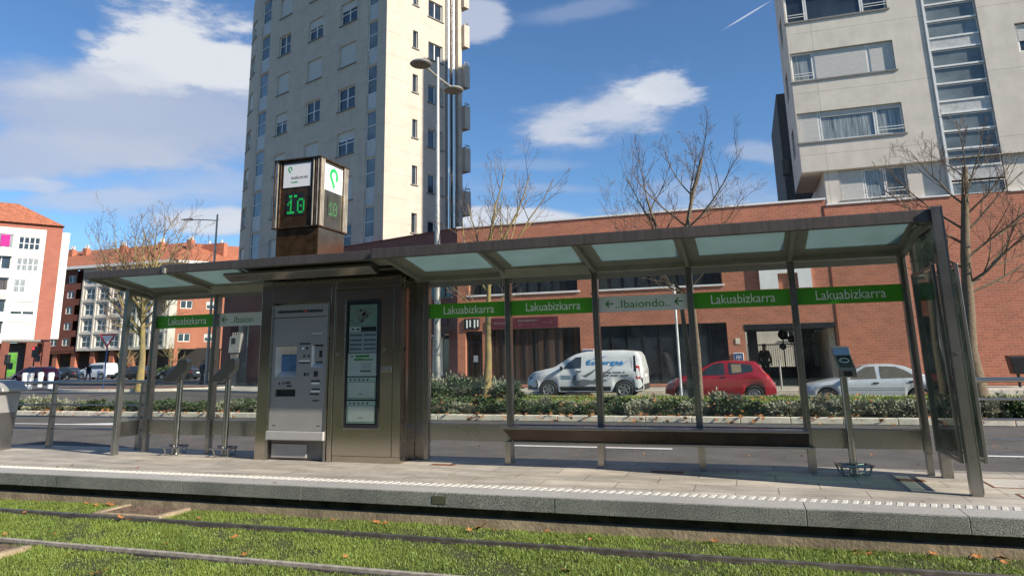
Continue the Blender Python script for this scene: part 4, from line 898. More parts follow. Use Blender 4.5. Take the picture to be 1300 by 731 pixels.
for (x0, x1, z0, z1) in ((-1.63, -1.59, 1.402, 1.428), (-1.46, -1.34, .955, .975), (-1.46, -1.33, .855, .875), (-1.66, -1.50, 1.245, 1.262), (-1.48, -1.32, 1.60, 1.608)): MB().box(x0+1.66, x1+1.66, -.0135, -.0095, z0, z1).build('printed_label', M['white'], TM)
hs = MB(); rs = MB()
for i in range(26):
    xx = -2.02+i*.027; (rs if i in (15, 16) else hs).box(xx+1.66, xx+.020+1.66, -.0215, -.0175, 1.885, 1.915+.006*(i % 2))
hs.build('header_lettering', M['black'], hdp); rs.build('header_lettering', mat('red_print', (.5, .04, .03), .5), hdp)
tb('tray_ledge', mat('pale_grey_panel', (.38, .37, .35), .45, var=.03), -2.10, -1.235, -.475, -.31, .255, .365, bevel=.008)
tb('lower_recess', 'sill', -2.083, -1.252, -.36, -.30, .01, .25, bevel=0); tb('lower_panel', mat('pale_grey_panel2', (.34, .33, .31), .5, var=.03), -2.06, -1.53, -.385, -.361, .03, .20)
# timetable case
TC = empty('timetable_case', (-.715, -.43, 0), 0, 'tall black-framed glazed case with tram map and timetable sheets', 'display case')
def cb_(name, m, x0, x1, y0, y1, z0, z1, parent=None, bevel=0): return MB().box(x0+.715, x1+.715, y0, y1, z0, z1).build(name, M[m] if isinstance(m, str) else m, parent or TC, bevel)
f = MB().box(-.245, .245, -.004, .001, .42, 2.02); f.build('backing', M['black'], TC)
f = MB().box(-.245, -.222, -.016, -.004, .42, 2.02).box(.222, .245, -.016, -.004, .42, 2.02).box(-.222, .222, -.016, -.004, 1.99, 2.02).box(-.222, .222, -.016, -.004, .42, .46); f.build('frame', M['black'], TC, bevel=.002)
f = MB().box(-.262, -.246, -.014, .0, .40, 2.03).box(-.246, .26, -.014, .0, .40, .419); f.build('outer_trim', M['steel'], TC, bevel=.002)
paper = mat('timetable_paper', (.50, .56, .52), .6, var=.03); pale = mat('pale_sheet', (.58, .63, .58), .6, var=.03)
mp_ = cb_('map_sheet', mat('map_paper', (.20, .36, .25), .6, var=.35, vs=9, col2=(.30, .36, .30)), -.915, -.515, -.006, -.0045, 1.68, 1.955)
g = MB(); rr = random.Random(3)
for i in range(26):
    a = rr.uniform(0, 6.28); q = rr.uniform(0, .10); x, z = .01+math.cos(a)*q*1.2, 1.83+math.sin(a)*q
    g.box(x-.012, x+.02, -.0072, -.0061, z-.012, z+.018)
g.build('map_streets', mat('map_grey', (.26, .24, .20), .6), mp_)
g = MB(); g.tube([(-.19, -.007, 1.76), (-.10, -.007, 1.70), (-.02, -.007, 1.74), (.0, -.007, 1.84), (.1, -.007, 1.90), (.17, -.007, 1.88)], .003, 5); g.build('tram_line', M['maroon'], mp_)
hd2 = cb_('heading_sheet', pale, -.915, -.515, -.006, -.0045, 1.605, 1.675); g = MB().box(-.03, .195, -.0072, -.0061, 1.61, 1.67); g.build('heading_block', M['black'], hd2); g = MB().box(-.17, -.13, -.0072, -.0061, 1.625, 1.655).box(-.1, -.05, -.0072, -.0061, 1.625, 1.655); g.build('heading_mark', M['sill'], hd2)
s1 = cb_('timetable_sheet', mat('timetable_grey', (.36, .40, .40), .6, var=.03), -.915, -.515, -.006, -.0045, 1.345, 1.60)
g = MB()
for x0 in (-.185, .015):
    for j, z in enumerate((1.565, 1.50, 1.445, 1.39)): g.box(x0, x0+.17, -.0072, -.0061, z-.012, z+.012)
g.build('table_row', mat('row_grey', (.12, .14, .14), .6), s1)
s2 = cb_('notice_sheet', pale, -.925, -.515, -.006, -.0045, 1.05, 1.335)
g = MB().box(-.10, .10, -.0072, -.0061, 1.285, 1.312).box(-.12, .02, -.0072, -.0061, 1.245, 1.268).box(.025, .15, -.0072, -.0061, 1.245, 1.262); g.cyl((-.15, -.0061, 1.298), (-.15, -.0072, 1.298), .014, n=12); g.build('green_heading', M['letter_green'], s2)
g = MB()
for z in (1.205, 1.18, 1.155): g.box(-.02, .13, -.0072, -.0061, z-.003, z+.003)
g.box(-.03, .13, -.0072, -.0061, 1.10, 1.125); g.build('notice_text', M['sill'], s2)
for z0, z1 in ((.765, 1.035), (.475, .745)):
    s3 = cb_('rules_sheet', mat('mint_sheet', (.46, .60, .53), .6, var=.03), -.925, -.52, -.006, -.0045, z0, z1)
    g = MB().box(-.19, .18, -.0068, -.0061, z0+.02, z1-.055); g.build('sheet_field', pale, s3)
    g = MB()
    for i in range(5): x = -.165+i*.062; g.cyl((x, -.0069, z1-.03), (x, -.0076, z1-.03), .013, n=12)
    g.box(-.04, .02, -.0076, -.0069, z0+.06, z0+.068); g.build('pictogram', M['maroon'], s3)
    g = MB()
    for zz in (z0+.012, z1-.06): g.box(-.2, .19, -.0074, -.0069, zz, zz+.006)
    g.box(-.2, -.194, -.0074, -.0069, z0+.012, z1-.06).box(.184, .19, -.0074, -.0069, z0+.012, z1-.06); g.build('sheet_border', M['letter_green'], s3)
MB().box(-.222, .222, -.0145, -.0125, .46, 1.99).build('cover_glass', glass('case_glass', (.93, .95, .94), .6), TC)

# ---- destination / logo cube on the roof
SG = empty('sign_cube', (-1.815, -.07, 2.50), 0, 'rusty-mirrored sign cube with white logo panels and green number 10 on top of the kiosk', 'sign')
mir = mat('stained_mirror_steel', (.12, .07, .035), .2, .55, var=.6, vs=9, col2=(.045, .028, .015))
mir2 = mat('clean_mirror_steel', (.52, .47, .40), .12, 1, var=.1, vs=3)
brz = mat('bronze_trim', (.20, .12, .075), .3, .9, var=.3, vs=10)
def sgb(name, m, x0, x1, y0, y1, z0, z1, parent=SG, bevel=0): return MB().box(x0, x1, y0, y1, z0, z1).build(name, m, parent, bevel)
sgb('pedestal', mir, -.31, .355, -.35, .34, -.04, .545); sgb('pedestal_side', mir2, .3555, .36, -.34, .33, -.02, .54)
sgb('pedestal_plinth', M['sill'], -.315, .358, -.354, .345, -.04, .05)
sgb('body', mir, -.335, .355, -.355, .36, .565, 1.535)
sgb('side_sheet', mir2, .3551, .358, -.33, .34, .575, 1.52)
for z in (.547, 1.525): MB().box(-.372, .39, -.395, .395, z, z+.02).build('edge_frame', brz, SG, .003)
rb_ = mat('pale_bronze_rib', (.46, .39, .30), .35, .5, var=.15)
for i_, x in enumerate((-.365, -.315, -.27, .27, .31, .345, .375)): MB().cyl((x, -.37, .568), (x, -.37, 1.524), .012, n=8).build('front_rib', rb_ if i_ % 2 else brz, SG)
for y in (-.34, -.305, -.27, .28, .32, .36): MB().cyl((.375, y, .568), (.375, y, 1.524), .012, n=8).build('side_rib', rb_, SG)
lp = sgb('logo_panel', mat('logo_white', (.80, .81, .83), .35, var=.01), -.225, .215, -.366, -.3555, 1.135, 1.475)
text('lettering', 'euskotren', .27, M['sill'], lp, face_y(.04, -.3662, 1.275), height=.05); text('lettering', 'tranbia', .11, mat('logo_green', (.02, .40, .10), .4, var=.02), lp, face_y(-.04, -.3662, 1.21), height=.03)
def drop(mb, P, cx_, cz_, s_, axis='y', off=0):
    outer = [(math.cos(t), math.sin(t)) for t in np.linspace(R(-48), R(233), 30)]
    inner = [(x*.46, z*.46+.03) for x, z in outer]
    n = len(outer); vs = [P(cx_+x*s_, off, cz_+z*s_) for x, z in outer]+[P(cx_+x*s_, off, cz_+z*s_) for x, z in inner]
    mb.add(vs, [(i, i+1, n+i+1, n+i) for i in range(n-1)])
    mb.add([P(cx_-.602*s_, off, cz_-.799*s_), P(cx_-.277*s_, off, cz_-.337*s_), P(cx_+.34*s_, off, cz_-1.25*s_), P(cx_+.02*s_, off, cz_-1.8*s_)], [(0, 1, 2, 3)])
g = MB(); drop(g, lambda x, d, z: (x, -.3664-d, z), -.12, 1.40, .036); g.build('logo', bpy.data.materials['logo_green'], lp)
sp_ = sgb('side_logo_panel', bpy.data.materials['logo_white'], .3585, .366, -.235, .235, 1.10, 1.475)
g = MB(); drop(g, lambda y, d, z: (.3664, y, z), .0, 1.335, .115); g.build('logo', bpy.data.materials['logo_green'], sp_)
dp = sgb('display', M['black'], -.16, .13, -.3615, -.3552, .735, 1.05)
led = mat('green_led', (.01, .3, .05), .4, emis=(.02, .75, .16), es=.14)
g = MB(); ONE = ['00100', '01100', '10100', '00100', '00100', '00100', '11111']; ZERO = ['01110', '10001', '10001', '10101', '10001', '10001', '01110']
for ch, x0 in ((ONE, -.145), (ZERO, .015)):
    for r_, row in enumerate(ch):
        for c_, v in enumerate(row):
            if v == '1':
                x = x0+c_*.0235; z = .965-r_*.030
                g.box(x, x+.021, -.3645, -.3616, z-.028, z)
for x in (-.12, -.04): g.box(x, x+.045, -.3645, -.3616, .985, 1.02)
g.build('led_digits', led, dp)
dp = sgb('side_display', mat('display_glass', (.05, .055, .045), .12), .3585, .364, -.13, .13, .72, 1.03)
g = MB()
for ch, y0 in ((ONE, -.10), (ZERO, .01)):
    for r_, row in enumerate(ch):
        for c_, v in enumerate(row):
            if v == '1': y = y0+c_*.02; g.box(.3641, .366, y, y+.014, .95-r_*.028-.021, .95-r_*.028)
g.build('led_digits', mat('dim_led', (.05, .16, .05), .4, emis=(.05, .35, .08), es=.25), dp)

# ---- ticket validators
def validator(x, y, rz, label, logo):
    t = empty('ticket_validator', (x, y, 0), rz, label, 'validator', 'ticket validators on the platform')
    MB().tube([(0, 0, .05), (0, 0, 1.02)], .036, 18).box(-.012, .012, -.045, -.03, .06, 1.0).build('column', M['steel'], t)
    b = MB(); b.prism([(-.20, .985), (-.20, 1.07), (-.055, 1.215), (-.035, 1.29), (.085, 1.31), (.105, 1.27), (.10, 1.15), (-.01, 1.03), (-.06, .985)], 'x', -.085, .085); h = b.build('head', M['steel_dark'], t, bevel=.006)
    d = Vector((0, .18, .18)).normalized(); n_ = Vector((0, -.18, .18)).normalized()
    def Q(u, v, o): p = Vector((0, -.20, 1.07))+d*v+n_*o; return (u, p.y, p.z)
    s = MB().add([Q(-.065, .03, .002), Q(.065, .03, .002), Q(.065, .19, .002), Q(-.065, .19, .002)], [(0, 1, 2, 3)]).build('screen', M['window'], h)
    g = MB(); e = [Q(.045*math.cos(a), .12+.03*math.sin(a), .005) for a in np.linspace(0, 6.283, 21)]; g.tube(e, .004, 5, caps=False); g.build('card_symbol', M['letter'], h)
    g = MB().box(-.04, .04, -.203, -.2005, 1.0, 1.05); g.build('slot', M['black'], h)
    b = MB()
    for sx in (-1, 1):
        for sy in (-1, 1):
            b.tube([(sx*.03, sy*.03, .012), (sx*.12, sy*.09, .02), (sx*.15, sy*.10, .11)], .011, 8)
        b.tube([(sx*.15, -.16, .115), (sx*.15, .12, .105)], .012, 8); b.tube([(sx*.05, sy*.05, .10), (sx*.15, sy*.10, .10)], .01, 8)
    b.tube([(-.15, -.10, .10), (.15, -.10, .10)], .012, 8); b.tube([(-.15, .10, .10), (.15, .10, .10)], .012, 8)
    b.build('foot_frame', M['steel_dark'], t)
    MB().lathe([(.11, 0), (.11, .012), (.05, .02), (.045, .09)], n=20).build('base_plate', M['steel_dark'], t)
    return t
validator(-3.78, -.20, R(-70), 'leftmost ticket validator, seen side-on under the left bay', 1)
validator(-2.93, -.22, R(-72), 'ticket validator standing just left of the kiosk', 1)
validator(4.90, -.20, R(8), 'ticket validator facing front at the right end of the bench', 1)

# ---- litter bin at the left edge
LB = empty('litter_bin', (-7.14, -.33, 0), R(6), 'grey litter bin with rounded hood at the left edge of the platform', 'litter bin')
b = MB(); b.hexa([(-.20, -.17, .05), (.15, -.17, .05), (.15, .17, .05), (-.20, .17, .05), (-.26, -.21, .86), (.19, -.21, .86), (.19, .21, .86), (-.26, .21, .86)]); b.build('body', M['pole'], LB, bevel=.02)
b = MB(); pr = [(-.30, .865), (.28, .865), (.27, .92), (.20, .99), (.08, 1.035), (-.12, 1.045), (-.30, 1.045)]; b.prism(pr, 'y', -.23, .23); b.build('hood', M['pole'], LB, bevel=.02)
b = MB().prism([(-.22, .90), (.03, .90), (-.02, 1.0), (-.22, 1.0)], 'y', -.236, -.22); b.build('mouth', M['black'], LB)
b = MB().box(.152, .175, -.15, .15, 0, .86).box(-.20, .15, -.15, .15, 0, .05, 0); b.build('stand', M['steel_dark'], LB)
# ---- railings
def railing(x0, x1, y, zs, posts, label, bend=0):
    t = empty('railing', (x0, y, 0), 0, label, 'railing'); L = x1-x0
    g = MB().tube([(0, 0, zs[0]), (L, 0, zs[0])], .026, 12); g.build('top_rail', M['steel'], t)
    for z in zs[1:]: MB().tube([(0, .0, z), (L, .0, z)], .0125, 8).build('rail', M['steel_dark'], t)
    for px_ in posts:
        X = px_-x0; MB().hexa([(X-.045, -.03, 0), (X+.03, -.03, 0), (X+.03, .05, 0), (X-.045, .05, 0), (X-.012, -.03, zs[0]-.01), (X+.03, -.03, zs[0]-.01), (X+.03, .03, zs[0]-.01), (X-.012, .03, zs[0]-.01)]).build('post', M['steel_dark'], t, bevel=.004)
railing(-13, -4.7, .17, (.985, .82, .645, .465, .285), (-11.0, -8.8, -6.6, -4.82), 'steel railing along the platform edge left of the shelter')
railing(5.86, 12, .17, (.935, .74, .54, .34, .2), (8.4, 10.9), 'steel railing on the right of the shelter in front of the road')

# ================================================================== STREET FURNITURE
def post_light(px, py, Y, toppx, arms, label, H=None, r=.075):
    p = aty(px, py, Y); t = empty('street_lamp', (p.x, Y, -.04), 0, label, 'street lamp', 'lamps along the avenue'); return t, p.x
LX = aty(555, 500, 15.6).x
zt = aty(555, 80, 15.6).z
L_ = empty('street_lamp', (LX, 15.6, -.04), R(0), 'tall grey street lamp with two disc heads right of the sign cube', 'street lamp')
MB().tube([(0, 0, 0), (0, 0, 1.4), (0, 0, 6), (0, 0, zt+.25)], [.135, .125, .10, .065], 16).build('pole', M['pole'], L_)
aL = aty(525, 80, 14.6); aR = aty(585, 122, 16.8)
def hd_(pt, nm='lamp_head'):
    h = MB().lathe([(.40, 0), (.42, .03), (.36, .10), (.20, .17), (.06, .19)], (pt[0], pt[1], pt[2]), 24).build('lamp_head', M['pole'], L_); MB().lathe([(.36, -.03), (.39, -.001)], (pt[0], pt[1], pt[2]), 24).build('lens', M['sill'], h)
zA = zt-.55
_fh = Vector((_f.x, _f.y, 0)).normalized(); dirA = (_r*-.7-_fh*1.7).normalized()
hl = dirA*1.15; hr = -dirA*1.2
MB().tube([(hl.x, hl.y, zA+.05), (0, 0, zA-.02), (hr.x, hr.y, zA-.0)], .045, 10).build('arm', M['pole'], L_)
hd_((hl.x*1.2, hl.y*1.2, zA-.03)); hd_((hr.x*1.2, hr.y*1.2, zA-.08))
MB().box(-.19, .19, -.19, .19, 0, .02).build('base_plate', M['pole'], L_)
# lamp far left
p = atz(261, 490); q = aty(270, 278, p.y); L2_ = empty('street_lamp', (p.x, p.y, -.15), 0, 'slim street lamp with a single arm beyond the left end of the shelter', 'street lamp')
hz = q.z+.15
MB().tube([(0, 0, 0), (0, 0, 3), (0, 0, hz+.3)], [.12, .10, .06], 12).build('pole', M['pole'], L2_)
a_ = aty(232, 281, p.y); MB().tube([(0, 0, hz-.15), (-.9, 0, hz-.03), (a_.x-p.x+.5, 0, hz+.12)], .035, 8).build('arm', M['pole'], L2_)
MB().hexa([(a_.x-p.x-.1, -.1, hz+.12), (a_.x-p.x+.8, -.14, hz+.04), (a_.x-p.x+.8, .14, hz+.04), (a_.x-p.x-.1, .1, hz+.12), (a_.x-p.x-.1, -.08, hz+.17), (a_.x-p.x+.8, -.1, hz+.18), (a_.x-p.x+.8, .1, hz+.18), (a_.x-p.x-.1, .08, hz+.17)]).build('lamp_head', M['pole'], L2_)
# thin white pole in front of the shopfront
p = aty(864, 484, 16.9); q = aty(843, 330, 16.9)
WP = empty('white_pole', (p.x, 16.9, -.04), 0, 'slim white pole rising beside the red hatchback', 'pole')
MB().tube([(0, 0, 0), (0, 0, 5.2)], .04, 10).build('shaft', M['white'], WP); MB().lathe([(.06, 0), (.06, .05), (.02, .08)], (0, 0, 5.2), 10).build('cap', M['white'], WP)
# yield sign
p = atz(131, 493, 0); Y_ = empty('yield_sign', (p.x, p.y, -.01), R(12), 'triangular red-edged give way sign on a blue post', 'traffic sign')
zt = aty(134, 433, p.y).z
MB().tube([(0, 0, 0), (0, 0, zt+.15)], .04, 8).build('post', mat('blue_post', (.08, .16, .35), .5), Y_)
s_ = .52
MB().prism([(0, zt-.42), (s_, zt+.42), (-s_, zt+.42)], 'y', -.06, -.045).build('sign_plate', mat('red_sign', (.55, .03, .03), .4), Y_)
MB().prism([(0, zt-.24), (s_*.70, zt+.33), (-s_*.70, zt+.33)], 'y', -.066, -.0605).build('sign_face', M['white'], Y_)
# bollards
wb = None
for i, (px, py) in enumerate(((30, 493), (37, 494), (50, 491), (63, 493))):
    p = atz(px, py); 
    if wb is None:
        wb = empty('bollard', (p.x, p.y, -.15), 0, '', 'bollard', 'white bollards by the crossing'); MB().lathe([(.16, 0), (.17, .3), (.20, .95), (.17, 1.05)], n=12).build('shaft', M['white'], wb); MB().lathe([(.21, .80), (.215, .86), (.21, .92)], n=12).build('collar', M['white'], wb); o_ = wb
    else: o_ = copy_tree(wb, (p.x, p.y, -.15))
    o_['label'] = ('leftmost white bollard beyond the platform railing', 'second white bollard from the left, close beside the first', 'third white bollard, standing slightly apart', 'rightmost of the four white bollards')[i]
gb = None
for i, (px, py) in enumerate(((75, 485), (100, 484), (124, 484))):
    p = atz(px, py)
    if gb is None:
        gb = empty('bollard', (p.x, p.y, -.15), 0, '', 'bollard', 'grey capped bollards'); MB().lathe([(.10, 0), (.10, .75)], n=10).build('shaft', M['pole'], gb); MB().lathe([(.13, .75), (.15, .88), (.10, .98), (.02, 1.0)], n=10).build('cap', M['white'], gb); o_ = gb
    else: o_ = copy_tree(gb, (p.x, p.y, -.15))
    o_['label'] = ('grey bollard with pale cap at the left of its row', 'middle grey bollard with pale cap', 'grey bollard with pale cap nearest the give way sign')[i]
# traffic lights
def tlight(px, pyb, pyt, Y, lit, label, rz=0):
    p = aty(px, pyb, Y); zt = aty(px, pyt, Y).z; t = empty('traffic_light', (p.x, Y, -.15), rz, label, 'traffic light', 'traffic lights at the far junction')
    MB().tube([(0, 0, 0), (0, 0, zt)], .07, 8).build('post', M['black'], t)
    h = MB().box(-.24, .24, -.2, .2, zt-1.0, zt+.15).box(.3, .75, -.15, .15, zt-1.5, zt-.8).build('signal_head', M['black'], t, bevel=.03)
    MB().cyl((0, -.21, zt-.05), (0, -.24, zt-.05), .15, n=14).build('red_lamp', mat('red_lamp', (.6, .02, .02), .4, emis=(1, .03, .04), es=1.5) if lit else M['black'], h)
tlight(41, 474, 440, 52, 1, 'traffic light showing red in front of the white block')
tlight(7, 476, 450, 52, 0, 'dark traffic light seen from behind in front of the green mural')
# grey signal column behind the kiosk-side validator
p = atz(297, 492); zt = aty(300, 424, p.y).z
SB = empty('signal_column', (p.x, p.y, -.15), 0, 'pale boxy street signal column above the validator left of the kiosk', 'street column')
MB().box(-.28, .28, -.2, .2, 0, zt-1.0).build('column', M['sill'], SB, bevel=.03)
b = MB().hexa([(-.42, -.25, zt-1.0), (.40, -.25, zt-1.0), (.40, .25, zt-1.0), (-.42, .25, zt-1.0), (-.35, -.25, zt+.0), (.5, -.25, zt+.15), (.5, .25, zt+.15), (-.35, .25, zt)]); hh = b.build('housing', M['pole'], SB, bevel=.04)
MB().box(-.2, .1, -.26, -.252, zt-.45, zt-.1).build('display', M['black'], hh)
b = MB()
for i in range(5): b.cyl((-.3+.16*i, 0, zt), (-.3+.16*i, 0, zt+.25), .05, n=8)
b.build('spike', M['sill'], hh)
# hotel category signs (blue plates with two white bars and a star)
def hsign(x, z, w, h, label):
    t = empty('blue_plate', (x, 23.46, z), 0, label, 'sign', 'blue wall plates on the brick building')
    MB().box(-w/2, w/2, -.03, .03, -h/2, h/2).build('plate', M['white'], t, bevel=.01)
    f_ = MB().box(-w/2+.03, w/2-.03, -.036, -.0305, -h/2+.03, h/2-.03).build('face', mat('blue_enamel', (.015, .06, .22), .4), t)
    text('lettering', 'H', w*.22, M['white'], f_, face_y(-w*.14, -.0362, h*.10), height=h*.42); text('lettering', 'H', w*.22, M['white'], f_, face_y(w*.14, -.0362, h*.10), height=h*.42)
    g = MB()
    for i in range(4): g.cyl((-w*.2+w*.13*i, -.0362, -h*.28), (-w*.2+w*.13*i, -.0385, -h*.28), w*.035, n=6)
    g.build('star', M['white'], f_)
hsign(3.62, 1.14, .40, .44, 'blue plate with white letters on the brick pillar left of the entrance')
hsign(-2.72, 1.42, .52, .42, 'blue plate with white edge on the brick pillar above the white van')
# dark wall bin on the far pavement, right edge
p = aty(1296, 470, 22); 
DB = empty('street_bin', (p.x, 22, -.01), 0, 'dark street bin on a post against the brick wall at the right edge', 'street bin')
MB().tube([(-.1, 0, 0), (-.1, 0, .9)], .05, 8).build('post', M['black'], DB)
MB().hexa([(-.28, -.25, .45), (.5, -.25, .45), (.5, .25, .45), (-.28, .25, .45), (-.36, -.28, 1.05), (.5, -.28, 1.05), (.5, .28, 1.1), (-.36, .28, 1.1)]).build('body', M['black'], DB, bevel=.03)
# fence, lamps in the courtyard
FE = empty('gate_fence', (4.0, 30, 0), 0, 'black barred fence behind the building entrance', 'fence')
b = MB()
for i in range(34): b.cyl((.1*i, 0, .05), (.1*i, 0, 1.75), .012, n=6)
b.box(0, 3.4, -.02, .02, 1.72, 1.78).box(0, 3.4, -.02, .02, .62, .68); b.build('bars', M['black'], FE)
MB().box(0, 3.4, -.012, .012, .0, .62).build('solid_panel', M['black'], FE)
p = aty(999, 480, 27.5); LG = empty('globe_lamp', (p.x, 27.5, 0), 0, 'black lamp post with three globe heads beyond the entrance', 'lamp')
MB().tube([(0, 0, 0), (0, 0, 2.1)], .03, 8).tube([(0, 0, 1.6), (.35, 0, 1.62), (.35, 0, 1.8)], .02, 6).tube([(0, 0, 1.3), (-.02, 0, 1.5)], .02, 6).build('post', M['black'], LG)
dk = mat('smoked_globe', (.06, .06, .06), .15)
for (x, z, r) in ((0, 2.15, .21), (.36, 1.95, .17), (-.03, 1.62, .15)): MB().lathe([(r*math.sin(t), -r*math.cos(t)) for t in np.linspace(.05, 3.09, 10)], (x, 0, z), 16).build('globe', dk, LG)
p = aty(993, 495, 20.8); KP = empty('kerb_post', (p.x, 20.8, -.01), 0, 'short pale post on the pavement before the entrance', 'post')
MB().tube([(0, 0, 0), (0, 0, 1.0)], .035, 8).build('shaft', M['pole'], KP); MB().lathe([(.05, 0), (.05, .05), (.01, .07)], (0, 0, 1.0), 8).build('cap', M['pole'], KP)

# ================================================================== VEHICLES
def lerp_prof(P, x):
    if x <= P[0][0]: return P[0][1]
    for (a, b_), (c, d) in zip(P, P[1:]):
        if x <= c:
            t = (x-a)/(c-a) if c > a else 0; return b_+(d-b_)*t
    return P[-1][1]
def smooth_prof(P, n=4):
    xs = np.linspace(P[0][0], P[-1][0], 240); ys = np.array([lerp_prof(P, x) for x in xs])
    k_ = np.ones(9)/9; yp = np.pad(ys, 4, mode='edge'); ys = np.convolve(yp, k_, 'valid'); return list(zip(xs, ys))
def wheel(root, x, y, r, spokes, side, style='rim'):
    w = empty('wheel_hub', (x, y, r)) if False else None
    t = MB(); prof = [(r*.66, -.09), (r*.93, -.10), (r, -.07), (r, .07), (r*.93, .10), (r*.66, .09)]
    o = len(t.v); n = 28
    for (rr_, yy) in prof:
        for j in range(n): a = 2*math.pi*j/n; t.v.append((x+rr_*math.cos(a), y+yy*side*-1, r+rr_*math.sin(a)))
    for i in range(len(prof)-1):
        for j in range(n): t.f.append([o+i*n+j, o+i*n+(j+1) % n, o+(i+1)*n+(j+1) % n, o+(i+1)*n+j]); t.m.append(0); t.sm.append(True)
    ty = t.build('wheel', M['tyre'], root)
    g = MB(); yo = y-.085*side*-1*-1 if side > 0 else y
    yo = y+side*.075
    g.cyl((x, yo-side*.05, r), (x, yo-side*.055, r), r*.66, n=24, m=1)
    ring = [(x+r*.62*math.cos(a), yo, r+r*.62*math.sin(a)) for a in np.linspace(0, 2*math.pi, 25)]; g.tube(ring, r*.05, 6, caps=False)
    for i in range(spokes):
        a = 2*math.pi*i/spokes+.3; ca, sa = math.cos(a), math.sin(a); w1, w2 = r*.10*(6/spokes), r*.14*(6/spokes)
        q = lambda rr_, ww: (x+rr_*ca-ww*sa, r+rr_*sa+ww*ca)
        p4 = [q(r*.1, -w1), q(r*.62, -w2), q(r*.62, w2), q(r*.1, w1)]
        g.add([(a_, yo, b_) for a_, b_ in p4]+[(a_, yo-side*.02, b_) for a_, b_ in p4], [(0, 1, 2, 3), (0, 4, 5, 1), (1, 5, 6, 2), (2, 6, 7, 3), (3, 7, 4, 0)])
    g.cyl((x, yo-side*.01, r), (x, yo+side*.008, r), r*.16, n=12)
    g.build('rim', [M['rim'], M['black']], ty)
def car(name, label, cat, loc, S, paint, rz=0, group=None, glassm=None, detail=True):
    root = empty(name, loc, rz, label, cat, group)
    L, Wd, top, belt = S['L'], S['W'], smooth_prof(S['top']), S['belt']; sill = S.get('sill', .22); wr = S['wr']; tumble = S.get('tumble', .28)
    glm = glassm or M['car_glass']
    def hw(x): 
        a = min(1, max(0, x/.75)); b_ = min(1, max(0, (L-x)/S.get('rt', .45)))
        return Wd/2*(.80+.20*math.sin(a*math.pi/2))*(.90+.10*math.sin(b_*math.pi/2))
    Ra = wr+.055
    def zl(x):
        z = sill+.10*max(0, 1-x/.35)+.08*max(0, 1-(L-x)/.3)
        for xw in S['wheels']:
            if abs(x-xw) < Ra: z = max(z, wr+math.sqrt(Ra*Ra-(x-xw)**2))
        return z
    def sec(x):
        zt = lerp_prof(top, x); hs = min(lerp_prof(belt, x), zt-.05); lo = min(zl(x), hs-.03); h = hw(x)
        P_ = [(h*.95, lo), (h*.985, lo+.3*(hs-lo)), (h, lo+.55*(hs-lo)), (h*.995, lo+.8*(hs-lo)), (h*.965, hs)]
        g_ = max(0, zt-.06-hs); yr = h*.965-g_*tumble-.012
        P_ += [(h*.965-.012-(g_*tumble)*t, hs+g_*t+.001) for t in (.33, .66)]+[(yr, zt-.055), (yr*.96, zt-.018), (yr*.8, zt-.003), (yr*.4, zt+.008), (0, zt+.01)]
        return P_
    def sy(x, z):
        P_ = sec(x)[:9]
        if z <= P_[0][1]: return P_[0][0]
        for (y0, z0), (y1, z1) in zip(P_, P_[1:]):
            if z <= z1: return y0+(y1-y0)*((z-z0)/(z1-z0) if z1 > z0 else 0)
        return P_[-1][0]
    xs = set(np.linspace(0, L, 46)); 
    for xw in S['wheels']: xs |= set(np.linspace(xw-Ra, xw+Ra, 15))
    xs = sorted(xs); b_ = MB(); n = 12
    for x in xs:
        p_ = sec(x); full = [(-y, z) for y, z in p_]+[(y, z) for y, z in p_[::-1][1:]]
        for y, z in full: b_.v.append((x, y, z))
    mM = 2*n-1
    for i in range(len(xs)-1):
        for j in range(mM-1): b_.f.append([i*mM+j, i*mM+j+1, (i+1)*mM+j+1, (i+1)*mM+j][::-1]); b_.m.append(0); b_.sm.append(True)
    b_.f.append(list(range(mM))); b_.m.append(0); b_.sm.append(False); b_.f.append([(len(xs)-1)*mM+j for j in range(mM)][::-1]); b_.m.append(0); b_.sm.append(False)
    body = b_.build('body', paint, root)
    box('underbody', M['black'], .35, L-.25, -Wd/2*.84, Wd/2*.84, .2, min(lerp_prof(belt, L/2), 1.0)*.86, root)
    def patch(name, poly, m, parent=body, off=.005, both=True, sub=1):
        """polygon in (x, z) laid on the curved side"""
        for s_ in ((1, -1) if both else (-1,)):
            g = MB(); pts = []
            for (a, c), (d, e) in zip(poly, poly[1:]+poly[:1]):
                for t in np.linspace(0, 1, sub+1)[:-1]: pts.append((a+(d-a)*t, c+(e-c)*t))
            g.add([(x, s_*(sy(x, z)+off), z) for x, z in pts], [list(range(len(pts)))[::s_]]); go_ = g.build(name, m, parent)
        return go_
    def deck(name, xa, xb, m, k0=.90, inset=0.0):
        g = MB(); q = np.linspace(xa, xb, 7)
        for x in q:
            p_ = sec(x); yr = p_[8][0]*k0; zt = p_[9][1]
            for y in np.linspace(-yr, yr, 7): g.v.append((x, y, zt+.012-.012*(abs(y)/yr)**3))
        for i in range(6):
            for j in range(6): g.f.append([i*7+j, i*7+j+1, (i+1)*7+j+1, (i+1)*7+j][::-1]); g.m.append(0); g.sm.append(True)
        return g.build(name, m, body)
    for nm, poly in S['windows']: patch(nm, poly, glm)
    for (xa, xb, nm) in S['decks']: deck(nm, xa, xb, glm)
    for poly in S.get('dark', []): patch('trim', poly, M['black'], off=.006, sub=3)
    for poly in S.get('handles', []): patch('door_handle', poly, M['black'], off=.02)
    for poly in S.get('head', []): patch('headlight', poly, M['headlight'], off=.008, sub=2)
    for poly in S.get('tail', []): patch('tail_light', poly, M['redlight'], off=.008, sub=2)
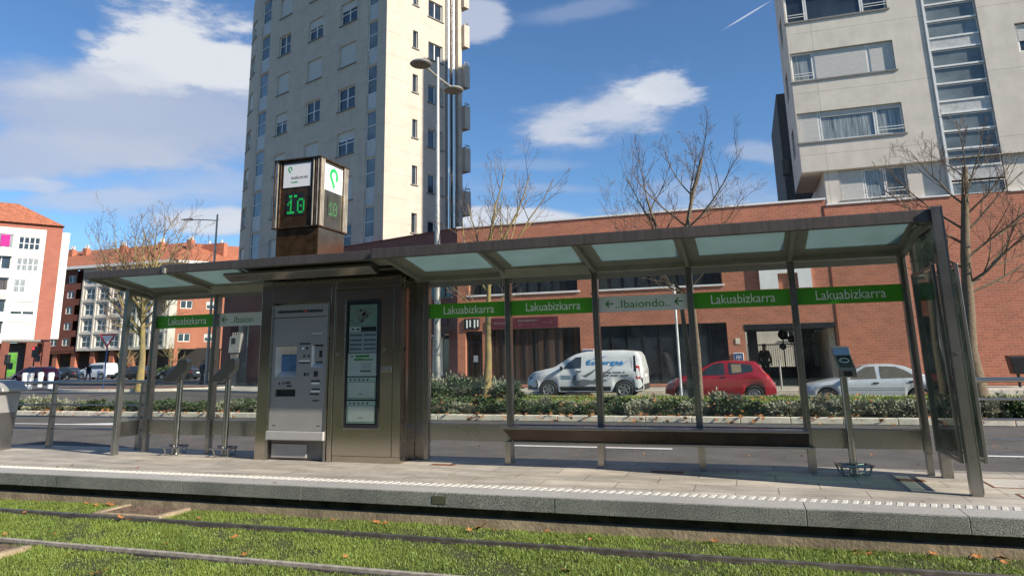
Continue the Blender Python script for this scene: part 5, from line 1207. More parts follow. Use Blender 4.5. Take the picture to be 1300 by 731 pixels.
    for ln in S.get('seams', []):
        g = MB()
        for s_ in (-1, 1): g.tube([(x, s_*(sy(x, z)+.0015), z) for x, z in ln], .004, 4)
        g.build('door_seam', M['black'], body)
    xm, zm = S['mirror']; g = MB()
    for s_ in (-1, 1):
        y0 = s_*(sy(xm, zm)); g.hexa([(xm, y0, zm-.05), (xm+.10, y0, zm-.05), (xm+.12, y0+s_*.20, zm-.04), (xm+.03, y0+s_*.20, zm-.04), (xm, y0, zm+.05), (xm+.10, y0, zm+.04), (xm+.12, y0+s_*.20, zm+.10), (xm+.03, y0+s_*.20, zm+.10)])
    g.build('wing_mirror', M['black'] if S.get('bm') else paint, body, bevel=.012)
    for xw in S['wheels']:
        for s_ in (-1, 1): wheel(root, xw, s_*(Wd/2-.10), wr, S['spokes'], s_)
    # plates and rear / front panels
    zt = lerp_prof(top, L)
    g = MB().box(L-.004, L+.012, -.26, .26, S['plate'], S['plate']+.11); g.build('number_plate', M['white'], body)
    if S.get('reardoor'): g = MB().box(L-.003, L+.006, -.60, .60, 1.05, 1.55); g.build('rear_window', glm, body)
    for g in (MB().box(L-.03, L+.02, -Wd*.42, Wd*.42, .30, .52), MB().box(-.02, .03, -Wd*.36, Wd*.36, .30, .48)): g.build('bumper', M['black'] if S.get('bm') else paint, body, bevel=.02)
    return root, body, sy, patch
paintW = mat('white_car_paint', (.72, .73, .74), .28, var=.02, coat=.6)
paintR = mat('red_car_paint', (.33, .012, .022), .30, var=.05, coat=.7)
paintS = mat('silver_car_paint', (.60, .63, .66), .30, .15, var=.03, coat=.5)
VAN = dict(L=4.36, W=1.75, wr=.325, wheels=(.85, 3.66), sill=.24, spokes=6, plate=.78, mirror=(1.32, 1.13), bm=1, rt=.25, tumble=.13, reardoor=0,
    top=[(0, .72), (.06, .90), (.25, 1.02), (.9, 1.16), (1.1, 1.22), (1.45, 1.45), (1.85, 1.68), (2.2, 1.775), (2.8, 1.82), (3.6, 1.82), (4.15, 1.77), (4.28, 1.68), (4.33, 1.3), (4.36, .9), (4.36, .7)],
    belt=[(0, .62), (.3, .85), (1.1, 1.08), (4.36, 1.12)],
    windows=[('side_window', [(1.42, 1.12), (2.10, 1.14), (2.13, 1.58), (1.92, 1.57), (1.62, 1.36)])], decks=[(1.20, 1.86, 'windscreen')],
    dark=[[(.03, .36), (.42, .34), (.46, .52), (.38, .72), (.12, .84), (.03, .66)], [(1.32, .28), (3.18, .28), (3.18, .44), (1.28, .44)], [(4.08, .30), (4.34, .34), (4.34, .74), (4.12, .80), (3.96, .64)], [(4.04, 1.0), (4.13, 1.0), (4.10, 1.60), (4.04, 1.60)]],
    handles=[[(1.92, 1.00), (2.12, 1.00), (2.12, 1.04), (1.92, 1.04)]], head=[[(.07, .80), (.25, .82), (.42, .98), (.25, .98), (.10, .90)]], tail=[[(4.13, .72), (4.27, .74), (4.24, 1.20), (4.10, 1.22)]],
    seams=[[(1.35, 1.10), (1.30, .8), (1.38, .3)], [(2.22, 1.6), (2.22, .28)], [(3.95, 1.55), (3.98, .9)]])
X_ = aty(696.5, 495, 17.95).x-.85
van, vbody, vsy, vpatch = car('delivery_van', 'white delivery van with blue lettering and grey flame graphic parked at the kerb', 'van', (X_, 18.8, -.182), VAN, paintW)
van.scale = (1, 1, .93)
blue = mat('blue_lettering', (.02, .27, .62), .4, var=.03)
t_ = text('lettering', 'Eskergas', 1.35, blue, vbody, face_y(2.97, -.805, 1.38), height=.25, shear=.1, ext=.004, bold=.012); 
t_.matrix_local = Matrix.Translation((3.0, -(vsy(3.0, 1.33)+.014), 1.33)) @ Matrix.Rotation(R(90-5.5), 4, 'X')
vpatch('swoosh', [(2.5, 1.50), (2.8, 1.53), (3.1, 1.62), (2.9, 1.52), (2.7, 1.49)], blue, both=False, off=.012, sub=3)
vpatch('swoosh', [(3.3, 1.20), (3.62, 1.24), (3.95, 1.50), (3.66, 1.30), (3.5, 1.24)], blue, both=False, off=.013, sub=3)
flame = mat('grey_graphic', (.16, .17, .19), .4, var=.05)
for po_ in ([(1.85, .47), (1.75, .6), (1.82, .85), (1.98, .95), (1.90, .80), (1.92, .65), (2.15, .72), (2.35, .70), (2.55, .66), (2.35, .50), (2.1, .45)], [(2.0, .93), (2.2, .86), (2.5, 1.02), (2.75, 1.18), (2.5, .92), (2.3, .80)], [(2.35, .55), (2.8, .85), (3.35, 1.22), (2.95, .85), (3.3, 1.0), (2.9, .75), (2.7, .55)]): vpatch('flame_graphic', po_, flame, both=False, off=.010, sub=3)
for (xa, xb, z) in ((2.95, 3.75, .97), (2.85, 3.9, .86), (2.9, 3.1, .68)):
    g = MB(); n_ = int((xb-xa)/.06)
    for i in range(n_):
        x = xa+i*.06
        if i % 6 != 5: g.box(x, x+.042, -(vsy(x, z)+.012), -(vsy(x, z)+.006), z-.02, z+.02+.01*(i % 3 == 0))
    g.build('small_lettering', flame, vbody)
g = MB()
for r_ in range(3):
    for i in range(7): x = 1.30+i*.055; z = .86-r_*.055; g.box(x+.06, x+.10, -(vsy(x, z)+.012), -(vsy(x, z)+.006), z-.014, z+.014)
g.build('small_lettering', mat('pale_blue_print', (.2, .33, .45), .4), vbody)
g = MB()
for r_ in range(3):
    for i in range(4): g.box(4.345-r_*.0, 4.352, -.55+i*.09, -.48+i*.09, 1.44-r_*.11, 1.50-r_*.11)
HB = dict(L=3.67, W=1.66, wr=.29, wheels=(.66, 2.975), sill=.22, spokes=12, plate=.55, mirror=(1.12, .96), rt=.4, tumble=.26,
    top=[(0, .55), (.05, .68), (.25, .82), (.85, .98), (1.05, 1.04), (1.35, 1.25), (1.65, 1.39), (2.0, 1.455), (2.5, 1.46), (3.05, 1.42), (3.16, 1.36), (3.32, 1.12), (3.45, .95), (3.60, .80), (3.67, .55)],
    belt=[(0, .50), (.3, .68), (1.0, .90), (2.2, .93), (3.0, 1.0), (3.6, .85)],
    windows=[('front_window', [(1.20, .94), (2.06, .96), (2.04, 1.38), (1.72, 1.36), (1.42, 1.18)]), ('rear_window', [(2.20, .98), (2.30, .97), (2.95, 1.06), (3.0, 1.13), (2.93, 1.31), (2.20, 1.39)])], decks=[(1.10, 1.66, 'windscreen'), (3.14, 3.42, 'rear_windscreen')],
    handles=[[(1.90, .86), (2.06, .86), (2.06, .90), (1.90, .90)]], head=[[(.12, .66), (.34, .74), (.46, .86), (.30, .82), (.14, .74)]], tail=[[(3.40, .78), (3.56, .76), (3.48, .95), (3.34, 1.02)]],
    seams=[[(1.22, .92), (1.12, .6), (1.22, .24)], [(2.12, 1.38), (2.13, .96), (2.14, .24)], [(1.2, .38), (2.5, .38)]])
xf, xr = aty(868.8, 500, 17.95).x, aty(958.8, 502, 17.95).x
rc, rb, rsy, rp = car('parked_car', 'small red three-door hatchback parked behind the middle of the shelter', 'car', ((xf+xr)/2-1.8175, 18.78, -.34), HB, paintR)
rc.scale = (1, 1, .97)
rp('window_sunshade', [(2.30, 1.02), (2.62, 1.06), (2.60, 1.32), (2.28, 1.33)], mat('tan_shade', (.28, .22, .15), .8), both=False, off=.008)
SD = dict(L=4.45, W=1.72, wr=.30, wheels=(.80, 3.46), sill=.22, spokes=10, plate=.62, mirror=(1.36, .92), rt=.45, tumble=.30,
    top=[(0, .55), (.06, .68), (.3, .76), (1.05, .91), (1.25, .96), (1.6, 1.18), (1.95, 1.35), (2.3, 1.40), (2.8, 1.40), (3.2, 1.33), (3.75, 1.03), (3.95, .99), (4.3, .96), (4.42, .82), (4.45, .58)],
    belt=[(0, .52), (.3, .66), (1.2, .86), (3.4, .92), (4.2, .88)],
    windows=[('front_window', [(1.50, .90), (2.32, .92), (2.30, 1.33), (2.02, 1.31), (1.66, 1.08)]), ('rear_window', [(2.44, .92), (3.50, .95), (3.18, 1.18), (2.92, 1.31), (2.44, 1.33)])], decks=[(1.30, 1.95, 'windscreen'), (3.20, 3.72, 'rear_windscreen')],
    dark=[[(4.05, .80), (4.40, .79), (4.40, .85), (4.05, .87)], [(1.2, .30), (3.0, .30), (3.0, .34), (1.2, .34)]],
    handles=[[(2.18, .76), (2.36, .76), (2.36, .81), (2.18, .81)], [(3.22, .80), (3.40, .80), (3.40, .85), (3.22, .85)]], head=[[(.05, .56), (.30, .60), (.30, .70), (.08, .66)]], tail=[[(4.20, .66), (4.43, .66), (4.42, .78), (4.20, .78)]],
    seams=[[(1.46, .90), (1.40, .6), (1.45, .24)], [(2.38, 1.36), (2.40, .24)], [(3.50, .93), (3.30, .7), (3.12, .5), (3.10, .24)], [(1.25, .56), (3.1, .56)], [(1.25, .62), (3.1, .62)]])
xf, xr = aty(1050.7, 504, 17.95).x, aty(1167.8, 504, 17.95).x
tan_glass = mat('brown_lit_car_glass', (.16, .14, .105), .12, var=.25, vs=30, spec=1)
sc, sbd, ssy, spt = car('parked_car', 'silver four-door saloon parked in front of the brick wall on the right', 'car', ((xf+xr)/2-2.13, 18.8, -.465), SD, paintS, glassm=tan_glass)
sc.scale = (1, 1, .97)
# far cars
p = atz(21, 486); car('parked_car', 'dark red estate car at the far left behind the white bollards', 'car', (p.x, p.y, -.148), dict(SD, top=[(0, .6), (.06, .75), (.9, .95), (1.6, 1.35), (2.2, 1.50), (3.8, 1.47), (4.3, 1.2), (4.45, .6)], windows=[('front_window', SD['windows'][0][1]), ('rear_window', [(2.44, .92), (4.0, 1.0), (3.8, 1.35), (2.44, 1.36)])], decks=[(1.2, 1.7, 'windscreen')]), paintR)
dkp = mat('dark_car_paint', (.02, .022, .026), .3, var=.02, coat=.6)
for i, (px, lab) in enumerate(((64, 'dark parked car just right of the red estate car'), (150, 'dark parked car right of the pale van in the distance'), (205, 'dark parked car seen through the left bay of the shelter'))):
    p = atz(px, 482); car('parked_car', lab, 'car', (p.x, p.y, -.148), SD, dkp, group='dark cars parked in the distance')
p = atz(104, 481.5); car('parked_van', 'pale silver van parked in the distance left of the give way sign', 'van', (p.x, p.y, -.148), dict(VAN, windows=[('side_window', [(1.42, 1.12), (3.9, 1.14), (3.8, 1.58), (1.92, 1.57), (1.62, 1.36)])], dark=[]), paintS)

# ================================================================== PEOPLE
def skin(name, verts, edges, radii, m, parent, sub=2, root=0):
    me = bpy.data.meshes.new(name); me.from_pydata(verts, edges, []); me.materials.append(m); o = bpy.data.objects.new(name, me); COL.objects.link(o); o.parent = parent
    md = o.modifiers.new('skin', 'SKIN'); md.use_smooth_shade = True
    if not me.skin_vertices: me.attributes
    sv = me.skin_vertices[0].data
    for i, r in enumerate(radii): sv[i].radius = (r, r*.8) if isinstance(r, (int, float)) else r
    sv[root].use_root = True
    s = o.modifiers.new('subsurf', 'SUBSURF'); s.levels = sub; s.render_levels = sub
    return o
def person(loc, rz, label, top, leg, stride=.0, arm=.05, hair=True, longcoat=False):
    t = empty('person', loc, rz, label, 'person')
    V = [(0, 0, .95), (0, 0, 1.15), (0, .0, 1.38), (0, -.01, 1.50), (0, -.03, 1.58), (0, -.035, 1.68),
         (.10, 0, .90), (.11, -stride*.5, .50), (.11, -stride*.6+.03, .09), (.12, -stride*.6-.12, .035),
         (-.10, 0, .90), (-.11, stride*.35, .50), (-.11, stride*.8, .10), (-.12, stride*.8-.12, .035),
         (.19, 0, 1.40), (.25, arm*.4, 1.12), (.26, -arm, .88), (.26, -arm-.03, .79), (-.19, 0, 1.40), (-.25, -arm*.4, 1.12), (-.26, -arm*.8, .88), (-.26, -arm*.8-.03, .79), (0, -.04, 1.76)]
    Ed = [(0, 1), (1, 2), (2, 3), (3, 4), (4, 5), (5, 22), (0, 6), (6, 7), (7, 8), (8, 9), (0, 10), (10, 11), (11, 12), (12, 13), (2, 14), (14, 15), (15, 16), (16, 17), (2, 18), (18, 19), (19, 20), (20, 21)]
    Rd = [.15, .14, .15, .06, .08, .105, .09, .065, .045, .045, .09, .065, .045, .045, .06, .045, .032, .035, .06, .045, .032, .035, .06]
    skin('body', V, Ed, Rd, M['skin'], t)
    jv = [V[0][:2]+(.90,), V[1], V[2], (0, -.005, 1.47), V[14], V[15], (.26, -arm, .90), V[18], V[19], (-.26, -arm*.8, .90)]
    skin('jacket', jv, [(0, 1), (1, 2), (2, 3), (2, 4), (4, 5), (5, 6), (2, 7), (7, 8), (8, 9)], [.19, .175, .18, .085, .08, .065, .055, .08, .065, .055], top, t)
    skin('trousers', [V[0], V[6], V[7], V[8][:2]+(.12,), V[10], V[11], V[12][:2]+(.12,)], [(0, 1), (1, 2), (2, 3), (0, 4), (4, 5), (5, 6)], [.165, .11, .085, .07, .11, .085, .07], leg, t)
    sh = MB()
    for q in (9, 13): x, y, z = V[q]; sh.hexa([(x-.05, y-.05, 0), (x+.05, y-.05, 0), (x+.05, y+.20, 0), (x-.05, y+.20, 0), (x-.04, y-.03, .06), (x+.04, y-.03, .06), (x+.04, y+.19, .10), (x-.04, y+.19, .10)])
    sh.build('shoes', M['black'], t, bevel=.015)
    if hair: skin('hair', [(0, .0, 1.66), (0, -.01, 1.75)], [(0, 1)], [.105, .098], M['hair'], t)
    nb = MB().hexa([(-.015, -.13, 1.66), (.015, -.13, 1.66), (.01, -.10, 1.66), (-.01, -.10, 1.66), (-.006, -.118, 1.71), (.006, -.118, 1.71), (.006, -.10, 1.71), (-.006, -.10, 1.71)]); nb.build('nose', M['skin'], t)
    return t
p = aty(975, 496, 26.0); person((p.x, 26.0, -.01), R(150), 'person in dark clothes standing in the entrance passage behind the red car', M['shirt_dark'], M['shirt_dark'])
p = atz(256, 487); person((p.x, p.y, -.148), R(170), 'person in grey walking away beyond the left ticket validator', M['shirt_grey'], M['shirt_grey'], .35, .18)
p = atz(111, 485); person((p.x, p.y, -.148), R(90), 'person in dark top and blue trousers beside the distant pale van', M['shirt_dark'], M['denim'], .3, .1)

# ================================================================== TREES
def tree(name, label, cat, base, trunk, tr, spec, seed, bark, group=None, twigm=None):
    """trunk: list of (dx, dy, z) ; spec: dict(first, n, len, levels)"""
    rr = random.Random(seed); t = empty(name, base, 0, label, cat, group)
    k_ = len(trunk); rad = [tr*(1-.62*(i/(k_-1))) for i in range(k_)]; rad[0] *= 1.25
    MB().tube(trunk, rad, 12).build('trunk', bark, t)
    big, small = MB(), MB(); cnt = [0]
    def grow(p, d, L, r, lv):
        n = 5 if lv < 2 else 3; pts = [p]; q = p.copy(); dd = d.copy()
        for i in range(n):
            dd = (dd+Vector((rr.gauss(0, .10), rr.gauss(0, .10), rr.gauss(.05, .07)+spec.get('up', .05)))).normalized(); q = q+dd*(L/n); pts.append(q.copy())
        rs_ = [max(spec.get('rmin', .0055)*.8, r*(1-.75*i/n)) for i in range(n+1)]
        (big if r > .018 else small).tube(pts, rs_, 6 if r > .018 else 3, caps=False)
        cnt[0] += 1
        if lv >= spec['levels']: return
        m = spec['kids'][lv]
        for i in range(m):
            f = .22+.75*(i+rr.random()*.7)/m; j = min(n-1, int(f*n)); s_ = pts[j].lerp(pts[j+1], f*n-j)
            ax = (pts[j+1]-pts[j]).normalized(); pr = ax.orthogonal().normalized(); pr.rotate(Matrix.Rotation(rr.uniform(0, 6.28), 3, ax))
            an = R(rr.uniform(28, 58)); nd = (ax*math.cos(an)+pr*math.sin(an)).normalized(); nd.z += .10; nd.normalize()
            grow(s_, nd, L*rr.uniform(.38, .62)*(1-.35*f), max(spec.get('rmin', .0055), r*(1-.7*f)*.62), lv+1)
    T = [Vector(p_) for p_ in trunk]
    def on(z):
        for i in range(k_-1):
            if T[i+1].z >= z: return T[i].lerp(T[i+1], (z-T[i].z)/(T[i+1].z-T[i].z)), rad[i]
        return T[-1], rad[-1]
    for (z, az, el, L, r) in spec['limbs']:
        p_, _ = on(z); d = Vector((math.cos(R(az))*math.cos(R(el)), math.sin(R(az))*math.cos(R(el)), math.sin(R(el))))
        grow(p_, d, L, r*spec.get('rs', 1), 0)
    big.f += [[i+len(big.v) for i in f] for f in small.f]; big.m += [1]*len(small.f); big.sm += [False]*len(small.f); big.v += small.v
    big.build('crown', [bark, twigm or M['twig']], t)
    return t
def limbs(z0, z1, n, L0, L1, el0, el1, r, rr):
    return [(z0+(z1-z0)*i/max(1, n-1), (i*137.5+rr.uniform(-25, 25)) % 360, el0+(el1-el0)*i/max(1, n-1)+rr.uniform(-8, 8), L0+(L1-L0)*i/max(1, n-1), r*(1-.45*i/n)) for i in range(n)]
q_ = random.Random(11)
# tree by the tall lamp: pollarded, spreads just above the shelter roof
b0 = aty(617, 500, 14.5)
tree('plane_tree', 'bare plane tree with yellow lichened trunk behind the first two shelter bays', 'tree', (b0.x, 14.5, -.05), [(0, 0, 0), (.10, 0, 1.2), (.09, .05, 2.6), (.15, .02, 3.7), (.12, 0, 4.5)], .135,
     dict(levels=3, kids=(5, 5, 3), rs=.75, rmin=.0045, up=.07, limbs=[(2.75, 200, 35, 1.7, .05), (2.9, 10, 30, 1.8, .05), (3.5, 185, 48, 2.9, .06), (3.7, 20, 60, 3.1, .06), (3.9, 130, 52, 2.6, .055), (4.1, 300, 50, 2.6, .055), (4.4, 165, 62, 2.9, .06), (4.45, 350, 38, 3.6, .07), (4.2, 8, 30, 4.0, .06), (4.5, 70, 78, 3.6, .07)]), 5, M['bark_yellow'])
# central tall tree, twin trunk
b0 = aty(888, 508, 13.6)
tree('plane_tree', 'tall bare tree with twin stems beside the red hatchback', 'tree', (b0.x, 13.6, -.05), [(0, 0, 0), (.05, 0, 1.5), (-.02, 0, 3.5), (.02, .05, 5.2), (.30, 0, 6.3), (.62, 0, 7.3)], .10,
     dict(levels=3, kids=(6, 4, 3), rs=.72, rmin=.0045, up=.05, limbs=[(3.0, 185, 28, 1.6, .03), (3.3, 340, 30, 1.8, .03), (3.0, 172, 44, 4.4, .035), (3.3, 182, 58, 4.6, .035), (4.1, 180, 30, 2.4, .04), (4.3, 5, 25, 2.6, .04), (5.1, 355, 36, 2.9, .045), (5.15, 20, 28, 2.2, .04), (5.15, 170, 42, 2.5, .045), (5.5, 90, 40, 1.8, .04), (5.8, 270, 40, 1.8, .04), (6.1, 175, 55, 2.0, .035), (6.2, 10, 62, 1.7, .03), (6.9, 190, 60, 1.2, .022), (7.3, 30, 75, 1.3, .025)]), 21, M['bark'])
b0 = aty(880, 508, 13.7)
tree('plane_tree', 'slender pale stem growing tight beside the tall bare tree', 'tree', (b0.x-.03, 13.75, -.05), [(0, 0, 0), (-.04, 0, 1.5), (-.12, 0, 3.0), (-.55, 0, 4.6), (-.95, 0, 6.2)], .085,
     dict(levels=2, kids=(7, 5), up=.06, limbs=[(3.2, 160, 30, 1.4, .028), (3.9, 195, 35, 1.9, .03), (4.6, 185, 42, 1.9, .03), (4.9, 10, 50, 1.4, .025), (5.4, 170, 50, 1.8, .028), (5.8, 20, 60, 1.5, .025), (6.2, 120, 75, 1.6, .025)]), 33, M['bark'])
# right tree
b0 = aty(1244, 504, 14.2)
tree('plane_tree', 'large bare plane tree against the brick wall at the right', 'tree', (b0.x, 14.2, -.05), [(0, 0, 0), (-.05, 0, 1.3), (.08, 0, 2.6), (.20, .05, 3.9), (.36, 0, 5.2), (.52, 0, 6.4)], .20,
     dict(levels=3, kids=(6, 5, 4), rs=.72, rmin=.0045, up=.06, limbs=[(2.85, 10, 14, 2.9, .06), (2.9, 185, 22, 2.0, .05), (3.0, 30, 22, 3.2, .06), (3.1, 340, 30, 3.0, .06), (3.5, 170, 32, 2.4, .055), (3.8, 5, 34, 2.8, .055), (4.2, 190, 36, 2.6, .055), (4.5, 20, 38, 2.4, .05), (4.6, 175, 44, 2.7, .05), (5.0, 350, 42, 2.0, .045), (5.1, 260, 40, 1.6, .04), (5.3, 185, 50, 2.1, .045), (5.6, 15, 52, 1.9, .04), (6.1, 170, 58, 1.4, .03), (6.6, 40, 78, 1.5, .03)]), 57, M['bark'])
# left tree
b0 = atz(176, 497)
tree('plane_tree', 'wide bare plane tree with lichen-yellow limbs over the left end of the shelter', 'tree', (b0.x, b0.y, -.15), [(0, 0, 0), (.05, 0, 1.8), (-.1, 0, 3.4), (-.2, 0, 4.6), (-.3, 0, 5.6)], .20,
     dict(levels=3, kids=(7, 5, 4), rs=.8, up=.045, rmin=.0085, limbs=[(3.2, 195, 26, 6.2, .08), (3.8, 350, 24, 5.6, .07), (4.4, 190, 42, 6.2, .08), (4.6, 2, 44, 5.8, .08), (3.0, 185, 40, 5.2, .08), (3.3, 178, 28, 5.0, .07), (3.0, 190, 25, 3.6, .08), (3.1, 200, 12, 2.6, .06), (3.4, 20, 35, 3.0, .09), (3.6, 160, 38, 4.4, .12), (4.0, 185, 50, 4.6, .12), (4.2, 10, 42, 4.2, .11), (4.6, 100, 60, 3.6, .10), (4.9, 170, 66, 4.2, .11), (5.2, 20, 62, 4.4, .11), (5.4, 290, 60, 3.4, .09), (5.6, 350, 50, 4.0, .10), (5.6, 150, 75, 4.2, .10)]), 71, M['bark_yellow'])
# distant pollards on the left
for i, (px, pyb, h, lab) in enumerate(((88, 476, 5.0, 'small yellowish pollarded tree in front of the brown brick wall'), (158, 476, 4.6, 'small yellowish pollarded tree behind the give way sign'), (215, 476, 5.2, 'small pollarded tree behind the left bay of the shelter'))):
    p = atz(px, pyb); tree('pollard_tree', lab, 'tree', (p.x, p.y, -.15), [(0, 0, 0), (0, 0, h*.35), (.05, 0, h*.5)], .16, dict(levels=2, kids=(5, 4), up=.08, limbs=limbs(h*.34, h*.5, 8, h*.5, h*.55, 15, 60, .09, q_)), 80+i, M['bark_yellow'], group='pollards in front of the far arcade', twigm=M['bark_yellow'])
# evergreen seen through the passage
def shrub_mesh(seed, n, w, h, leaf, m, up=False, d=None):
    rr = np.random.default_rng(seed); d = d or w
    # clumps on a rough dome
    nc = 26; th = rr.uniform(0, 2*np.pi, nc); ph = rr.uniform(.05, 1.0, nc); rad = rr.uniform(.55, 1.0, nc)
    cc = np.stack([np.cos(th)*np.sqrt(1-ph**2*.8)*w*.72*rad, np.sin(th)*np.sqrt(1-ph**2*.8)*d*.72*rad, ph*h*.78*rad], 1)
    ci = rr.integers(0, nc, n); P_ = cc[ci]+rr.normal(0, 1, (n, 3))*np.array([w, d, h])*np.array([.13, .13, .10]); P_[:, 2] = np.abs(P_[:, 2])+.01
    out = P_-np.array([0, 0, h*.25]); out /= np.linalg.norm(out, axis=1)[:, None]
    a = out+rr.normal(0, .45, (n, 3)); a[:, 2] += .5 if up else .15; a /= np.linalg.norm(a, axis=1)[:, None]
    b_ = np.cross(a, rr.normal(0, 1, (n, 3))); b_ /= np.linalg.norm(b_, axis=1)[:, None]
    L = leaf*rr.uniform(.6, 1.4, n)[:, None]; wd = L*(.16 if up else .38)
    V = np.empty((n, 4, 3)); V[:, 0] = P_; V[:, 1] = P_+a*L*.55+b_*wd; V[:, 2] = P_+a*L; V[:, 3] = P_+a*L*.55-b_*wd
    me = bpy.data.meshes.new('foliage'); me.vertices.add(n*4); me.vertices.foreach_set('co', V.reshape(-1)); me.loops.add(n*4); me.loops.foreach_set('vertex_index', np.arange(n*4, dtype=np.int32))
    me.polygons.add(n); me.polygons.foreach_set('loop_start', np.arange(0, n*4, 4, dtype=np.int32)); me.update(calc_edges=True); me.materials.append(m); me.validate(); return me
def shrub(mesh, core, loc, s, label, group, cat='shrub', rz=None, name='shrub'):
    t = empty(name, loc, q_.uniform(0, 6.28) if rz is None else rz, label, cat, group); t.scale = s
    o = bpy.data.objects.new('foliage', mesh); COL.objects.link(o); o.parent = t
    c = bpy.data.objects.new('branches', core); COL.objects.link(c); c.parent = t
    return t
gm = [shrub_mesh(100+i, 2600, .48, .50, .065, M['leaf_green']) for i in range(3)]
sm_ = [shrub_mesh(200+i, 3200, .46, .52, .085, M['leaf_silver'], up=True) for i in range(3)]
cb = MB(); rr_ = random.Random(4)
for i in range(22):
    a = rr_.uniform(0, 6.28); e = rr_.uniform(.15, .36); cb.tube([(0, 0, 0), (math.cos(a)*e*.6, math.sin(a)*e*.6, .15), (math.cos(a)*e, math.sin(a)*e, rr_.uniform(.2, .38))], [.012, .008, .004], 4, caps=False)
cb.lathe([(.05, 0), (.26, .05), (.30, .16), (.22, .27), (.06, .32)], n=12)
core_o = cb.build('branches', mat('shrub_core', (.045, .045, .025), .95)); core = core_o.data; bpy.data.objects.remove(core_o)
def where(x):
    if x < -9: return 'left of the shelter'
    if x < -3: return 'behind the left bays of the shelter'
    if x < 0: return 'behind the ticket kiosk'
    if x < 5: return 'behind the bench'
    return 'behind and right of the end screen'
x = -25.0; i = 0
while x < 15:
    near = x > -10
    for row in ((8.25,), (8.75,)) if near else ((8.3,),):
        y = row[0]; silver = q_.random() < (.34 if (i+int(y*4)) % 3 else .66)
        if (-4.2 < x < 3 or x > 3) and x > 14.5: break
        s_ = q_.uniform(.78, 1.1)*(1.06 if y > 8.5 else .95); mesh = (sm_ if silver else gm)[q_.randrange(3)]
        if silver: s_ *= 1.05
        # seen only where the kiosk does not hide it
        shrub(mesh, core, (x+q_.uniform(-.08, .08), y, -.04), (s_*q_.uniform(.95, 1.2), s_, s_*q_.uniform(.80, 1.1)*(.84 if silver else .74)),
              ('silvery grey tufted shrub in the median hedge ' if silver else 'dark green shrub in the median hedge ')+where(x), ('silver' if silver else 'green')+' hedge shrubs '+where(x))
    x += .62 if near else .70; i += 1
# big bushes round the lamp and the first tree
for i, (px, Y, s_, sv, lab) in enumerate(((562, 15.0, 1.7, 1, 'tall silvery bush right of the big lamp post base'), (548, 14.2, 1.5, 0, 'dark green bush left of the big lamp post base'), (588, 14.6, 1.6, 0, 'dark green bush between lamp post and plane tree'), (600, 15.3, 1.7, 1, 'silvery bush left of the plane tree trunk'), (634, 15.0, 1.75, 1, 'silvery bush right of the plane tree trunk'), (649, 14.4, 1.2, 0, 'low dark bush in front of the van bonnet'), (576, 15.8, 1.8, 1, 'silvery bush behind the lamp post'))):
    p = aty(px, 500, Y); shrub((sm_ if sv else gm)[i % 3], core, (p.x, Y, -.05), (s_, s_, s_*.92), lab, 'bushes round the big lamp')
for i, (px, lab) in enumerate(((195, 'dark clipped bush in the distance left of the orange wall'), (214, 'dark clipped bush below the orange wall'), (233, 'dark clipped bush behind the left validator'))):
    p = atz(px, 481); shrub(gm[i % 3], core, (p.x, p.y, -.15), (5, 2.5, 2.6), lab, 'dark clipped bushes in the distance')
p = aty(1022, 480, 33); tree('courtyard_tree', 'leafy tree glimpsed through the entrance passage', 'tree', (p.x, 36, 0), [(0, 0, 0), (0, 0, 2), (.1, 0, 4)], .12, dict(levels=2, kids=(5, 4), up=.05, limbs=limbs(1.6, 4, 8, 1.6, 1.6, 20, 60, .04, q_)), 90, M['bark_yellow'])

# ================================================================== GRASS (tram bed) and fallen leaves
def blades(name, n, x0, x1, y0, y1, zb, h, wdt, m, avoid, patch=True):
    P_ = np.stack([rng.uniform(x0, x1, n), rng.uniform(y0, y1, n)], 1)
    k_ = np.ones(n, bool)
    for (a, b_, c, d) in avoid: k_ &= ~((P_[:, 0] > a) & (P_[:, 0] < b_) & (P_[:, 1] > c) & (P_[:, 1] < d))
    f = np.sin(P_[:, 0]*3.1+np.sin(P_[:, 1]*4.3)*1.7)+np.sin(P_[:, 0]*7.7+1.3)*np.sin(P_[:, 1]*9.1+.4)+.5*np.sin(P_[:, 0]*19+P_[:, 1]*13)
    k_ &= (rng.uniform(0, 1, n) < np.clip(.72+.22*f, .12, 1)); P_ = P_[k_]; f = f[k_]; n = len(P_)
    th = rng.uniform(0, 2*np.pi, n); H = h*rng.uniform(.45, 1.25, n)*np.clip(1+.22*f, .5, 1.5); ln = rng.uniform(.1, .95, n)*H
    dx, dy = np.cos(th), np.sin(th); wd = wdt*rng.uniform(.7, 1.4, n)
    V = np.empty((n, 5, 3)); ox, oy = -dy*wd/2, dx*wd/2
    for i, (fx, fz, w_k) in enumerate(((0, 0, 1), (0, 0, -1), (.35, .62, -.8), (.35, .62, .8), (1, 1, 0))):
        V[:, i, 0] = P_[:, 0]+dx*ln*fx+ox*w_k; V[:, i, 1] = P_[:, 1]+dy*ln*fx+oy*w_k; V[:, i, 2] = zb+H*fz*(1 if i < 4 else .92)
    me = bpy.data.meshes.new(name); me.vertices.add(n*5); me.vertices.foreach_set('co', V.reshape(-1))
    base = np.arange(n)[:, None]*5; q1 = base+np.array([0, 1, 2, 3]); t1 = base+np.array([3, 2, 4])
    li = np.concatenate([q1.reshape(-1), t1.reshape(-1)]).astype(np.int32); ls = np.concatenate([np.arange(n)*4, n*4+np.arange(n)*3]).astype(np.int32)
    me.loops.add(len(li)); me.loops.foreach_set('vertex_index', li); me.polygons.add(2*n); me.polygons.foreach_set('loop_start', ls); me.update(calc_edges=True); me.materials.append(m); me.validate()
    o = bpy.data.objects.new(name, me); COL.objects.link(o); return o
